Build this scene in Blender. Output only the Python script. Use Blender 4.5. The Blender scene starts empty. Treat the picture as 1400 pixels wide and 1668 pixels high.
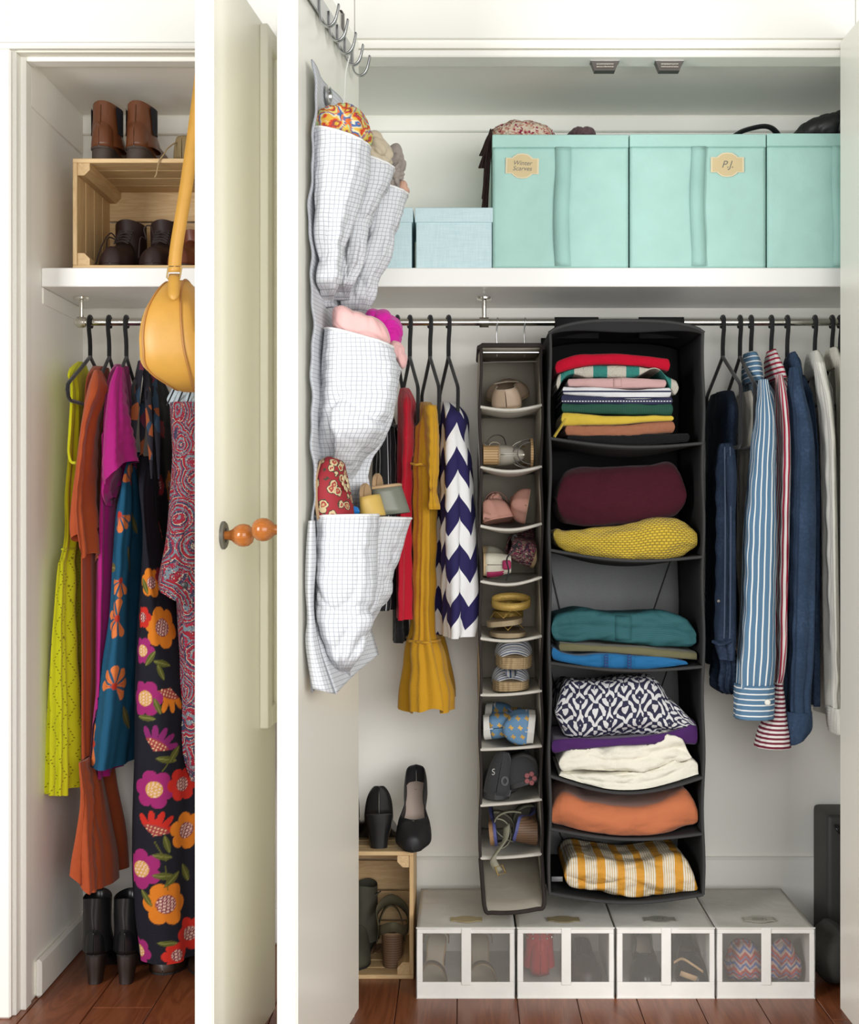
import bpy, bmesh, math, random
import numpy as np
from mathutils import Vector, Matrix, noise

S = bpy.context.scene
C = S.collection
# ---------------------------------------------------------------- camera
F, CX, CY, CH = 2290.0, 755.0, 834.0, 1.09      # focal length in pixels of a 1400x1668 frame, principal point, eye height
cam = bpy.data.cameras.new('camera'); co = bpy.data.objects.new('camera', cam); C.objects.link(co)
co.location = (0, 0, CH); co.rotation_euler = (math.pi/2, 0, 0)
cam.sensor_fit = 'VERTICAL'; cam.sensor_height = 36; cam.sensor_width = 36; cam.lens = 36*F/1668
cam.shift_x = -(CX-700)/1668; cam.clip_start = .05
S.camera = co
# ---------------------------------------------------------------- light
W = bpy.data.worlds.new('world'); S.world = W; W.use_nodes = True
W.node_tree.nodes['Background'].inputs[0].default_value = (1.0, 0.985, .945, 1)
W.node_tree.nodes['Background'].inputs[1].default_value = .24
def area(name, loc, target, sx, sy, power, color):
    l = bpy.data.lights.new(name, 'AREA'); l.shape = 'RECTANGLE'; l.size = sx; l.size_y = sy; l.energy = power; l.color = color
    o = bpy.data.objects.new(name, l); C.objects.link(o); o.location = loc
    o.rotation_euler = (Vector(target)-Vector(loc)).to_track_quat('-Z', 'Y').to_euler(); return o
area('front_fill_light', (.70, -1.0, 1.30), (-.05, 3.2, 1.1), 2.3, 1.8, 92, (1.0, .99, .975))  # added soft fill from behind the camera to lift the interiors, no known window
area('right_fill_light', (2.1, -.1, 1.45), (-.35, 2.75, 1.1), 1.0, 1.5, 54, (1.0, .99, .985))  # side fill added to brighten door faces turned right, not an actual window
area('left_fill_light', (-2.2, .2, 1.4), (.6, 3.0, 1.05), 1.0, 1.5, 86, (1.0, .99, .985))  # extra fill added for the right door's inner face, no window known there
S.cycles.diffuse_bounces = 10; S.cycles.max_bounces = 14
S.view_settings.view_transform = 'Standard'; S.view_settings.look = 'None'
S.view_settings.exposure = -.04; S.view_settings.gamma = 1; S.view_settings.use_curve_mapping = False
# ---------------------------------------------------------------- helpers
def P(px, py, Y): return Vector(((px-CX)*Y/F, Y, CH+(CY-py)*Y/F))
def PX(px, Y): return (px-CX)*Y/F
def PZ(py, Y): return CH+(CY-py)*Y/F
def lerp(a, b, t): return a+(b-a)*t
def sm(t): t = np.clip(t, 0, 1); return t*t*(3-2*t)
def link(o, parent=None):
    C.objects.link(o)
    if parent is not None: o.parent = parent
    return o
def wloc(o):
    v = Vector((0, 0, 0))
    while o is not None: v = v+o.location; o = o.parent
    return v
def thing(name, label, cat, loc=(0, 0, 0), group=None):
    o = bpy.data.objects.new(name, None); o.empty_display_size = .03; C.objects.link(o); o.location = loc
    o['label'] = label; o['category'] = cat
    if group: o['group'] = group
    return o
def tag(o, label, cat, group=None, kind=None):
    o['label'] = label; o['category'] = cat
    if group: o['group'] = group
    if kind: o['kind'] = kind
    return o
def struct(o): o['kind'] = 'structure'; return o
class MB:
    """collects vertices and faces, then links them as ONE mesh object"""
    def __init__(s): s.v = []; s.f = []; s.uv = []; s.n = 0; s.col = []
    def add(s, verts, faces, uv=None, col=None):
        verts = np.asarray(verts, float).reshape(-1, 3); b = s.n
        s.v.append(verts); s.n += len(verts)
        s.uv.append(np.zeros((len(verts), 2)) if uv is None else np.asarray(uv, float).reshape(-1, 2))
        s.col.append(np.ones((len(verts), 3)) if col is None else np.asarray(col, float).reshape(-1, 3))
        s.f += [tuple(int(i)+b for i in f) for f in faces]; return s
    def bm(s, bm, mat=None):
        if mat is not None: bm.transform(mat)
        bm.verts.ensure_lookup_table()
        vs = [v.co[:] for v in bm.verts]; s.add(vs, [[v.index for v in f.verts] for f in bm.faces], uv=[(v[0]+v[1], v[2]) for v in vs]); bm.free(); return s
    def box(s, c, size, bev=.0, mat=None, seg=1):
        bm = bmesh.new(); bmesh.ops.create_cube(bm, size=1)
        bmesh.ops.scale(bm, vec=size, verts=bm.verts)
        if bev > 0: bmesh.ops.bevel(bm, geom=bm.edges[:], offset=min(bev, .45*min(size)), segments=seg, affect='EDGES', profile=.6)
        m = Matrix.Translation(Vector(c)) @ (mat if mat is not None else Matrix())
        return s.bm(bm, m)
    def rng(s, x0, x1, y0, y1, z0, z1, bev=.0, seg=1):
        return s.box(((x0+x1)/2, (y0+y1)/2, (z0+z1)/2), (abs(x1-x0), abs(y1-y0), abs(z1-z0)), bev, None, seg)
    def grid(s, G, cu=False, cv=False, uv=None, col=None, cap0=False, cap1=False, mask=None):
        G = np.asarray(G, float); n, m = G.shape[:2]; fs = []
        for i in range(n if cu else n-1):
            i2 = (i+1) % n
            for j in range(m if cv else m-1):
                if mask is not None and not mask[i, j]: continue
                j2 = (j+1) % m
                fs.append((i*m+j, i*m+j2, i2*m+j2, i2*m+j))
        if cap0: fs.append(tuple(range(m)))
        if cap1: fs.append(tuple((n-1)*m+j for j in reversed(range(m))))
        if uv is None:
            uv = np.stack(np.meshgrid(np.linspace(0, 1, m), np.linspace(0, 1, n)), -1)
        return s.add(G.reshape(-1, 3), fs, uv, None if col is None else np.asarray(col).reshape(-1, 3))
    def tube(s, pts, r, n=8, closed=False, flat=1.0, cap=True, up=None):
        pts = [Vector(p) for p in pts]; k = len(pts)
        rs = list(r) if hasattr(r, '__len__') else [r]*k
        T = []
        for i in range(k):
            a = pts[(i-1) % k] if closed or i > 0 else pts[i]; b = pts[(i+1) % k] if closed or i < k-1 else pts[i]
            d = b-a; T.append(d.normalized() if d.length > 1e-9 else Vector((0, 0, 1)))
        ref = Vector(up) if up is not None else (Vector((0, 0, 1)) if abs(T[0].z) < .9 else Vector((1, 0, 0)))
        N = (ref-T[0]*ref.dot(T[0])).normalized(); G = []; d = 0; UV = []
        for i in range(k):
            if up is not None: N = ref
            N = (N-T[i]*N.dot(T[i])); N = N.normalized() if N.length > 1e-6 else T[i].orthogonal().normalized()
            B = T[i].cross(N)
            if i: d += (pts[i]-pts[i-1]).length
            G.append([tuple(pts[i]+N*(math.cos(2*math.pi*j/n)*rs[i]*flat)+B*(math.sin(2*math.pi*j/n)*rs[i])) for j in range(n)])
            UV.append([(j/n*rs[i]*6, d) for j in range(n)])
        return s.grid(G, cu=closed, cv=True, uv=UV, cap0=cap and not closed, cap1=cap and not closed)
    def lathe(s, prof, mat=None, n=20):
        G = [[(r*math.cos(2*math.pi*j/n), r*math.sin(2*math.pi*j/n), z) for j in range(n)] for r, z in prof]
        G = np.array(G)
        if mat is not None:
            M = np.array(mat); G = G @ M[:3, :3].T + M[:3, 3]
        return s.grid(G, cv=True, cap0=prof[0][0] > 1e-5, cap1=prof[-1][0] > 1e-5)
    def prism(s, poly, y0, y1, bev=0):
        """poly in x,z extruded along y"""
        n = len(poly); vs = [(x, y0, z) for x, z in poly]+[(x, y1, z) for x, z in poly]
        fs = [tuple(range(n)), tuple(range(2*n-1, n-1, -1))]+[(i, i+n, (i+1) % n+n, (i+1) % n) for i in range(n)]
        return s.add(vs, fs, uv=[(v[0], v[2]) for v in vs])
    def build(s, name, mat, parent=None, smooth=True, ang=45, solid=0, sub=0, base=None, col=False, weld=False):
        V = np.concatenate(s.v); o_ = np.zeros(3)
        if parent is not None: o_ = np.array(wloc(parent))
        elif base is not None: o_ = np.array(base, float)
        else: o_ = np.array([(V[:, 0].min()+V[:, 0].max())/2, (V[:, 1].min()+V[:, 1].max())/2, V[:, 2].min()])
        me = bpy.data.meshes.new(name); me.from_pydata((V-o_).tolist(), [], s.f)
        me.validate()
        UV = np.concatenate(s.uv); ul = me.uv_layers.new(name='UVMap')
        li = np.empty(len(me.loops), int); me.loops.foreach_get('vertex_index', li)
        ul.data.foreach_set('uv', UV[li].astype('f').ravel())
        if col:
            ca = me.color_attributes.new('Col', 'FLOAT_COLOR', 'POINT')
            c4 = np.concatenate([np.concatenate(s.col), np.ones((len(V), 1))], 1); ca.data.foreach_set('color', c4.astype('f').ravel())
        if mat is not None: me.materials.append(mat)
        bm = bmesh.new(); bm.from_mesh(me); (bmesh.ops.remove_doubles(bm, verts=bm.verts, dist=2e-5) if weld else None); bmesh.ops.recalc_face_normals(bm, faces=bm.faces); bm.to_mesh(me); bm.free()
        if smooth:
            me.shade_smooth(); me.set_sharp_from_angle(angle=math.radians(ang))
        o = bpy.data.objects.new(name, me); link(o, parent)
        if parent is None: o.location = o_
        if solid:
            md = o.modifiers.new('thick', 'SOLIDIFY'); md.thickness = solid; md.offset = 0
        if sub:
            md = o.modifiers.new('sub', 'SUBSURF'); md.levels = sub; md.render_levels = sub
        return o
def spline(pts, n):
    """Catmull-Rom through pts -> n points"""
    p = np.array([list(q) for q in pts], float); k = len(p)
    if k == 2: return [Vector(lerp(p[0], p[1], t)) for t in np.linspace(0, 1, n)]
    q = np.vstack([2*p[0]-p[1], p, 2*p[-1]-p[-2]]); out = []
    for t in np.linspace(0, k-1-1e-9, n):
        i = int(t); u = t-i; a, b, c, d = q[i], q[i+1], q[i+2], q[i+3]
        out.append(Vector(.5*(2*b+(c-a)*u+(2*a-5*b+4*c-d)*u*u+(3*b-a-3*c+d)*u**3)))
    return out
def curve1(x, xs, ys):
    """smooth (monotone-ish) interpolation of ys over xs"""
    xs = np.asarray(xs, float); ys = np.asarray(ys, float)
    if len(xs) < 3: return np.interp(x, xs, ys)
    m = np.gradient(ys, xs)
    i = np.clip(np.searchsorted(xs, x)-1, 0, len(xs)-2); h = xs[i+1]-xs[i]; t = np.clip((x-xs[i])/h, 0, 1)
    return (2*t**3-3*t*t+1)*ys[i]+(t**3-2*t*t+t)*h*m[i]+(-2*t**3+3*t*t)*ys[i+1]+(t**3-t*t)*h*m[i+1]
def fbm(pts, sc, oct=3, seed=0.0):
    o = Vector((seed*13.7, seed*7.1, seed*3.3))
    return np.array([noise.fractal(Vector(p)*sc+o, 1.0, 2.0, oct) for p in np.asarray(pts).reshape(-1, 3)])
def copy_tree(o, parent=None, loc=None, rot=None, label=None):
    c = o.copy(); C.objects.link(c); c.parent = parent
    if loc is not None: c.location = loc
    if rot is not None: c.rotation_euler = rot
    if label: c['label'] = label
    for ch in list(o.children): copy_tree(ch, c)
    return c
# ---------------------------------------------------------------- materials
_mats = {}
class NT:
    def __init__(s, name):
        s.m = bpy.data.materials.new(name); s.m.use_nodes = True; s.t = s.m.node_tree; s.b = s.t.nodes['Principled BSDF']; s.uv = None; s.ob = None
    def n(s, typ, props=None, **ins):
        nd = s.t.nodes.new(typ)
        for k, v in (props or {}).items(): setattr(nd, k, v)
        for k, v in ins.items():
            key = int(k[1:]) if k[0] == 'i' and k[1:].isdigit() else k.replace('_', ' ')
            s.set(nd.inputs[key], v)
        return nd
    def set(s, sock, v):
        if isinstance(v, bpy.types.NodeSocket): s.t.links.new(v, sock)
        elif isinstance(v, bpy.types.Node): s.t.links.new(v.outputs[0], sock)
        else:
            if sock.type == 'RGBA' and len(v) == 3: v = (*v, 1)
            sock.default_value = v
    def math(s, op, a, b=0.0, c=None):
        kw = {'i0': a, 'i1': b}
        if c is not None: kw['i2'] = c
        return s.n('ShaderNodeMath', {'operation': op}, **kw).outputs[0]
    def coord(s, k='Object'): return s.n('ShaderNodeTexCoord').outputs[k]
    def xyz(s, v): nd = s.n('ShaderNodeSeparateXYZ', i0=v); return nd.outputs
    def mix(s, f, a, b, blend='MIX'):
        nd = s.n('ShaderNodeMix', {'data_type': 'RGBA', 'blend_type': blend})
        s.set(nd.inputs[0], f); s.set(nd.inputs[6], a); s.set(nd.inputs[7], b); return nd.outputs[2]
    def ramp(s, f, stops, const=False):
        nd = s.n('ShaderNodeValToRGB', i0=f); cr = nd.color_ramp
        if const: cr.interpolation = 'CONSTANT'
        while len(cr.elements) > 1: cr.elements.remove(cr.elements[-1])
        for i, (p, c) in enumerate(stops):
            e = cr.elements[0] if i == 0 else cr.elements.new(p)
            e.position = p; e.color = (*c, 1) if len(c) == 3 else c
        return nd.outputs[0]
    def noise(s, vec, sc, det=3, rough=.55, dist=0):
        return s.n('ShaderNodeTexNoise', Vector=vec, Scale=sc, Detail=det, Roughness=rough, Distortion=dist).outputs[0]
    def bump(s, h, st=.3, dist=.002, prev=None):
        kw = dict(Height=h, Strength=st, Distance=dist)
        if prev is not None: kw['Normal'] = prev
        return s.n('ShaderNodeBump', **kw).outputs[0]
    def out(s, col=None, rough=None, metal=None, nrm=None, **kw):
        if col is not None: s.set(s.b.inputs['Base Color'], col)
        if rough is not None: s.set(s.b.inputs['Roughness'], rough)
        if metal is not None: s.set(s.b.inputs['Metallic'], metal)
        if nrm is not None: s.set(s.b.inputs['Normal'], nrm)
        for k, v in kw.items(): s.set(s.b.inputs[k.replace('_', ' ')], v)
        return s.m
def paint(name, c, rough=.45, bs=30, bst=.03):
    if name in _mats: return _mats[name]
    t = NT(name); o = t.coord(); n = t.noise(o, 3.0, 4)
    col = t.mix(n, tuple(x*.97 for x in c), c); nb = t.noise(o, bs, 4)
    _mats[name] = t.out(col, rough, nrm=t.bump(nb, bst, .004)); return _mats[name]
def plain(name, c, rough=.5, metal=0, var=.1, vs=20, bump=.05, bs=120, **kw):
    if name in _mats: return _mats[name]
    t = NT(name); o = t.coord(); n = t.noise(o, vs, 4)
    col = t.mix(n, tuple(max(0, x*(1-var)) for x in c), tuple(min(1, x*(1+var)) for x in c))
    _mats[name] = t.out(col, rough, metal, t.bump(t.noise(o, bs, 3), bump, .002), **kw); return _mats[name]
def weave_bump(t, sc=900, st=.25, wr=.35, wsc=14):
    """woven threads plus soft creasing"""
    o = t.coord(); x, y, z = t.xyz(o)
    a = t.math('SINE', t.math('MULTIPLY', t.math('ADD', x, y), sc)); b = t.math('SINE', t.math('MULTIPLY', z, sc))
    b1 = t.bump(t.math('MULTIPLY', a, b), st, .0006)
    return t.bump(t.noise(o, wsc, 4, .6, .6), wr, .01, b1)
def cloth(name, c, rough=.85, var=.08, vs=9, sc=1500, st=.2, wr=.3, wsc=16, sheen=.15, spec=.25):
    if name in _mats: return _mats[name]
    t = NT(name); o = t.coord(); n = t.noise(o, vs, 5, .65)
    col = t.mix(n, tuple(max(0, x*(1-var)) for x in c), tuple(min(1, x*(1+var)) for x in c))
    _mats[name] = t.out(col, rough, nrm=weave_bump(t, sc, st, wr, wsc), Sheen_Weight=sheen, Specular_IOR_Level=spec); return _mats[name]
def printed(name, rough=.85, wr=.3, wsc=16):
    """cloth whose flat print is the mesh colour attribute"""
    if name in _mats: return _mats[name]
    t = NT(name); a = t.n('ShaderNodeAttribute', {'attribute_name': 'Col'}).outputs[0]
    n = t.noise(t.coord(), 60, 4); col = t.mix(n, t.mix(1.0, a, (.9, .9, .9), 'MULTIPLY'), a)
    _mats[name] = t.out(col, rough, nrm=weave_bump(t, 1500, .15, wr, wsc), Specular_IOR_Level=.25); return _mats[name]
def wood(name, axis, c0, c1, sc=9, rough=.55, knots=True):
    if name in _mats: return _mats[name]
    t = NT(name); o = t.coord(); rnd = t.n('ShaderNodeObjectInfo').outputs['Random']
    st = {'x': (.09, 1, 1), 'y': (1, .09, 1), 'z': (1, 1, .09)}[axis]
    off = t.n('ShaderNodeCombineXYZ', i0=t.math('MULTIPLY', rnd, 3.7), i1=t.math('MULTIPLY', rnd, 9.1), i2=t.math('MULTIPLY', rnd, 5.3))
    v = t.n('ShaderNodeVectorMath', {'operation': 'ADD'}, i0=o, i1=off).outputs[0]
    m = t.n('ShaderNodeMapping', Vector=v, Scale=st)
    n1 = t.noise(m, sc*3, 4, .6, 1.2); w = t.math('FRACT', t.math('MULTIPLY', n1, 7.0))
    g = t.math('ABSOLUTE', t.math('SUBTRACT', w, .5)); fine = t.noise(m, sc*40, 3)
    f = t.math('ADD', t.math('MULTIPLY', g, 1.1), t.math('MULTIPLY', fine, .45))
    mid = tuple(lerp(a, b, .55) for a, b in zip(c0, c1))
    col = t.ramp(f, [(.05, c1), (.45, mid), (.95, c0)])
    tint = t.ramp(rnd, [(0, (.86, .84, .8)), (1, (1, 1, 1))]); col = t.mix(1.0, col, tint, 'MULTIPLY')
    if knots:
        vo = t.n('ShaderNodeTexVoronoi', Vector=m, Scale=7.0); k = t.math('LESS_THAN', vo.outputs['Distance'], .08)
        col = t.mix(t.math('MULTIPLY', k, .75), col, tuple(x*.35 for x in c1))
    _mats[name] = t.out(col, rough, nrm=t.bump(f, .12, .001)); return _mats[name]
def metal(name, c=(.75, .74, .72), rough=.22):
    return plain(name, c, rough, 1.0, .04, 30, .02, 200)
WHITE = paint('white_paint', (.87, .86, .80))
DOORW = paint('door_gloss_paint', (.92, .905, .81), .28, 12, .05)
SHELFW = paint('shelf_paint', (.88, .875, .85), .4)
INNER = paint('closet_paint', (.93, .92, .865), .55)
CHROME = metal('chrome', (.78, .76, .70), .18)
STEEL = metal('brushed_steel', (.62, .63, .63), .3)
DARKMETAL = plain('dark_metal', (.11, .10, .09), .45, .7, .05, 30, .02, 200)
BRASS = metal('brass', (.78, .58, .26), .3)
BLACKV = cloth('black_velvet', (.012, .012, .013), .7, sheen=.25)

# ---------------------------------------------------------------- setting
YF, YJ, YB = 3.03, 3.15, 3.555
ZC = 2.09
def sbox(name, x0, x1, y0, y1, z0, z1, m=WHITE, bev=.0015):
    return struct(MB().rng(x0, x1, y0, y1, z0, z1, bev).build(name, m, smooth=False))
XL, XLJ = -.962, -.968
# floor of long boards running into the wardrobe
fl = struct(MB().rng(-1.6, 1.6, 2.2, 3.7, -.03, -.004).build('floor', plain('floor_gap', (.03, .012, .008), .8), smooth=False))
FW = [wood('floor_wood', 'y', (.16, .042, .014), (.30, .095, .036), 4, .34, False)]
bw = .134; x = -1.59; i = 0
xs0 = PX(745, 3.1)
k0 = math.floor((-1.55-xs0)/bw)
for i in range(k0, k0+24):
    xa = xs0+i*bw
    splits = [2.2, 3.66] if i % 3 else [2.2, 2.62+.37*((i*7) % 5)/5+.25, 3.66]
    for a, b in zip(splits[:-1], splits[1:]):
        MB().rng(xa+.0009, xa+bw-.0009, a+.0008, b-.0008, -.02, .0, .0012).build('floor_board', FW[0], fl, smooth=False)
sbox('wall_back', -1.05, 1.1, YB, YB+.04, 0, 2.2, INNER)
sbox('wall_left', XL-.05, XL, YJ-.03, YB, 0, 2.2, INNER)
sbox('wall_right', 1.0, 1.04, YF+.1, YB, 0, 2.2, INNER)
sbox('ceiling', -1.0, 1.04, YF+.07, YB, ZC, ZC+.03, INNER)
sbox('wall_partition', -.41, -.39, YF+.1, YB, 0, ZC, INNER)
# room front wall left of the wardrobe, jambs, header
sbox('wall_front', -1.9, XLJ-.012, YF, YF+.09, 0, 2.75, WHITE)
sbox('wall_over_left', XLJ-.012, -.401, YF, YF+.09, PZ(75, YF), 2.75, WHITE)
sbox('wall_over_right', -.234, .846, YF-.0, YF+.09, PZ(62, YF), 2.75, WHITE)
sbox('trim_jamb_left', XLJ-.03, XLJ, YF+.012, YJ, 0, ZC+.01, WHITE)
sbox('trim_stop_left', XLJ-.01, XLJ+.011, YF+.045, YF+.085, 0, ZC+.01, WHITE)
sbox('trim_edge_left', XLJ-.045, XLJ-.006, YF-.008, YF+.01, 0, PZ(80.3, YF), WHITE, .004)
sbox('trim_edge_head_left', XLJ-.045, -.42, YF-.008, YF+.01, PZ(80, YF), PZ(69, YF), WHITE, .004)
sbox('trim_head_left', XLJ, -.41, YF+.012, YJ, ZC-.005, ZC+.02, paint('cream_paint', (.80, .78, .67), .4))
sbox('trim_stop_head_left', XLJ+.0113, -.41, YF+.045, YF+.085, ZC-.014, ZC+.01, WHITE)
sbox('trim_post', -.40, -.235, YF, YF+.11, 0, 2.75, WHITE)
sbox('trim_head_right_upper', -.235, 1.2, YF+.014, YF+.09, PZ(75, YF), PZ(55, YF), WHITE)
sbox('trim_head_right_middle', -.235, 1.2, YF+.03, YF+.1, PZ(80, YF), PZ(70, YF), paint('cream_paint', (.8, .78, .7)))
sbox('trim_head_right_lip', -.235, 1.2, YF+.005, YF+.075, PZ(91, YF), PZ(79, YF), WHITE, .003)
sbox('trim_post_right', .847, 1.2, YF, YF+.11, 0, 2.75, WHITE)
# battens and skirting inside
zb0, zb1 = PZ(215, YB-.012), PZ(188, YB-.012)
sbox('trim_batten_top', -.39, 1.0, YB-.014, YB, PZ(214, YB-.014), ZC, INNER, .003)
sbox('trim_batten_top_left', XL, -.41, YB-.014, YB, PZ(219, YB-.014), ZC, INNER, .003)
sbox('trim_batten_side_left', XL, XL+.004, YF+.086, YB-.014, 1.99, ZC-.0, INNER, .003)
sbox('trim_batten_under_shelf', -.39, 1.0, YB-.016, YB, PZ(520, YB), PZ(500, YB)+.015, INNER, .003)
sbox('trim_batten_under_left', XL, -.41, YB-.016, YB, PZ(520, YB), 1.603, INNER, .003)
sbox('trim_batten_side_shelf', XL, XL+.003, 3.21, YB-.016, 1.565, 1.603, INNER, .003)
sbox('baseboard_back', -.39, 1.0, YB-.018, YB, 0, PZ(1397, YB-.018), INNER, .006)
sbox('baseboard_back_left', XL, -.41, YB-.018, YB, 0, .09, INNER, .006)
sbox('baseboard_left', XL, XL+.016, YJ+.0, YB-.018, 0, .085, WHITE, .006)
# shelves
ZS, ZSB = 1.646, 1.603
def shelf(x0, x1, label):
    o = MB().rng(x0, x1, 3.2, YB-.001, ZSB, ZS, .002).build('closet_shelf', SHELFW, smooth=False); return tag(o, label, 'shelf')
shelf(-.389, .999, 'long white painted shelf carrying the mint boxes')
shelf(XL+.001, -.411, 'short white painted shelf under the left wooden crate')
# doors: a slab, its hinge side on the frame, swung open towards the camera
def slab(name, a, b, th, z0, z1, side):
    """a near corner, b hinge corner (x,y); th>0 puts the thickness to +x"""
    a = Vector((*a, 0)); b = Vector((*b, 0)); d = (b-a).normalized(); nrm = Vector((d.y, -d.x, 0))*side
    L = (b-a).length; M = Matrix((( d.x, nrm.x, 0, a.x), (d.y, nrm.y, 0, a.y), (0, 0, 1, 0), (0, 0, 0, 1)))
    bm = bmesh.new(); bmesh.ops.create_cube(bm, size=1); bmesh.ops.scale(bm, vec=(L, th, z1-z0), verts=bm.verts)
    bmesh.ops.translate(bm, vec=(L/2, th/2, (z0+z1)/2), verts=bm.verts)
    bmesh.ops.bevel(bm, geom=bm.edges[:], offset=.003, segments=2, affect='EDGES')
    o = MB().bm(bm, M).build(name, DOORW, smooth=True, ang=30); struct(o); return o, M, L
ZD = 2.103
d1a, d1b = (PX(348, 2.53), 2.53), (PX(449, YF-.004), YF-.004)
door1, M1, L1 = slab('door_1', d1a, d1b, .035, .02, ZD, -1)     # slab lies left of the visible outer face
d2a, d2b = (PX(485, 2.49), 2.49), (PX(585, YF-.004), YF-.004)
door2, M2, L2 = slab('door_2', d2a, d2b, .038, .02, ZD, -1)
d3a, d3b = (PX(1400, 2.50)+.11, 2.50), (PX(1369, YF-.004), YF-.004)
door3, M3, L3 = slab('door_3', d3a, d3b, .036, .02, ZD, 1)
def on(M, u, w, z): return M @ Vector((u, w, z))
KNOBW = wood('knob_wood', 'x', (.40, .12, .022), (.52, .18, .04), 12, .18, False)
ROS = plain('pewter_rosette', (.20, .195, .175), .45, .8)
def knob(door, M, u, w, sgn, z, name='door_knob'):
    n = (M.to_3x3() @ Vector((0, sgn, 0))).normalized(); p = on(M, u, w, z)
    q = n.to_track_quat('Z', 'Y').to_matrix().to_4x4(); T = Matrix.Translation(p) @ q
    prof = [(.0085, 0), (.0078, .004), (.0085, .012), (.0105, .018), (.0165, .024), (.0205, .032), (.0215, .040), (.0195, .049), (.0135, .056), (.006, .0585), (0, .059)]
    k = MB().lathe(prof, T, 24).build(name, KNOBW, door, ang=80); k['label'] = 'turned orange wooden knob'
    MB().lathe([(.026, -.001), (.026, .004), (.0235, .0065), (.0135, .0065), (.0125, .004), (.0125, 0)], T, 28).build('rosette', ROS, k, ang=30)
k1u = (d1b[1]-d1a[1])*0
knob(door1, M1, .062, 0, -1, PZ(872, 2.59))
knob(door2, M2, .05, .038, 1, PZ(863, 2.53))
door1.children[0].name = 'door_knob'
# framed white panel hung on the outer face of door 1
def panel_on_door():
    u0, u1 = .350, L1-.008
    ya = on(M1, u0, 0, 0).y
    z0, z1 = PZ(1187, ya), PZ(38, ya); n = -1
    def bx(mb, ua, ub, wa, wb, za, zb, bev=.002):
        bm = bmesh.new(); bmesh.ops.create_cube(bm, size=1); bmesh.ops.scale(bm, vec=(ub-ua, abs(wb-wa), zb-za), verts=bm.verts)
        bmesh.ops.translate(bm, vec=((ua+ub)/2, n*(wa+wb)/2, (za+zb)/2), verts=bm.verts)
        bmesh.ops.bevel(bm, geom=bm.edges[:], offset=bev, segments=1, affect='EDGES'); mb.bm(bm, M1)
    t = thing('framed_panel', 'tall white framed panel fixed flat on outside of left door', 'panel', on(M1, (u0+u1)/2, 0, z0))
    ff = .018
    for (a, b, c, d) in ((u0, u0+.04, z0, z1), (u1-.03, u1, z0, z1), (u0+.04, u1-.03, z1-.04, z1), (u0+.04, u1-.03, z0, z0+.04)):
        m = MB(); bx(m, a, b, .0005, ff, c, d); m.build('frame_rail', DOORW, t, ang=30)
    m = MB(); bx(m, u0+.04, u1-.03, .0005, .006, z0+.04, z1-.04, .0005); m.build('panel_board', paint('cream_paint', (.8, .78, .67)), t)
panel_on_door()
# cupboard catches
def catch(c, rotm, label):
    t = thing('door_catch', label, 'catch', c, 'roller catches on the wardrobe frame')
    T = Matrix.Translation(Vector(c)) @ rotm
    bm = bmesh.new(); pts = [(-.03, 0), (.03, 0), (.022, -.02), (-.022, -.02)]
    m = MB(); vs = []; 
    for y in (-.012, .012): vs += [(x, y, z) for x, z in pts]
    m.add([T @ Vector(v) for v in vs], [(0, 1, 2, 3), (7, 6, 5, 4), (0, 4, 5, 1), (1, 5, 6, 2), (2, 6, 7, 3), (3, 7, 4, 0)])
    bm.free(); m.build('catch_body', DARKMETAL, t, smooth=False)
    for zz in (-.007, -.0135):
        m = MB(); m.tube([T @ Vector((-.019, -.0135, zz)), T @ Vector((.019, -.0135, zz))], .0018, 8); m.build('roller', CHROME, t)
    m = MB(); m.box((0, 0, 0), (.064, .028, .0025), .0006, T @ Matrix.Translation((0, 0, .0012))); m.build('mounting_plate', STEEL, t, smooth=False)
zl = PZ(91, YF)-.0026
catch((PX(985, YF+.04), YF+.04, zl), Matrix(), 'dark metal door catch under header above first mint box')
catch((PX(1090, YF+.04), YF+.04, zl), Matrix(), 'dark metal door catch under header above middle mint box')
catch((XLJ+.0035, YF+.105, PZ(462, YF+.06)), Matrix.Rotation(math.pi/2, 4, 'Y') @ Matrix.Rotation(0, 4, 'Z'), 'upright dark metal catch on the left frame beside short shelf')
# clothes rails
YR, ZR = 3.36, PZ(525, 3.36)
def rail(x0, x1, brs, label):
    t = thing('clothes_rail', label, 'rail', ((x0+x1)/2, YR, ZR))
    MB().tube([(x0, YR, ZR), (x1, YR, ZR)], .0085, 16).build('rod', CHROME, t)
    for bx_ in brs:
        b = MB().tube([(bx_, YR, ZSB-.003), (bx_, YR, ZR)], [.0055, .0055], 12).build('bracket', CHROME, t)
        MB().lathe([(.019, ZSB-.0005), (.018, ZSB-.005), (.008, ZSB-.008)], Matrix.Translation((bx_, YR, 0)), 20).build('flange', CHROME, b)
        MB().tube([(bx_-.011, YR, ZR), (bx_+.011, YR, ZR)], .0125, 16).build('collar', CHROME, b)
    return t
rail(PX(640, YR)-.26, .998, [PX(789, YR)], 'long chrome clothes rail hung under the wide shelf')
rl = rail(PX(131, YR), -.412, [PX(133, YR)], 'short chrome clothes rail in the left wardrobe')
MB().lathe([(0, -.016), (.006, -.014), (.0135, -.006), (.0135, .008)], Matrix.Translation((PX(131, YR)-.0, YR, ZR)) @ Matrix.Rotation(math.pi/2, 4, 'Y'), 16).build('end_cap', CHROME, rl)
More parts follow.
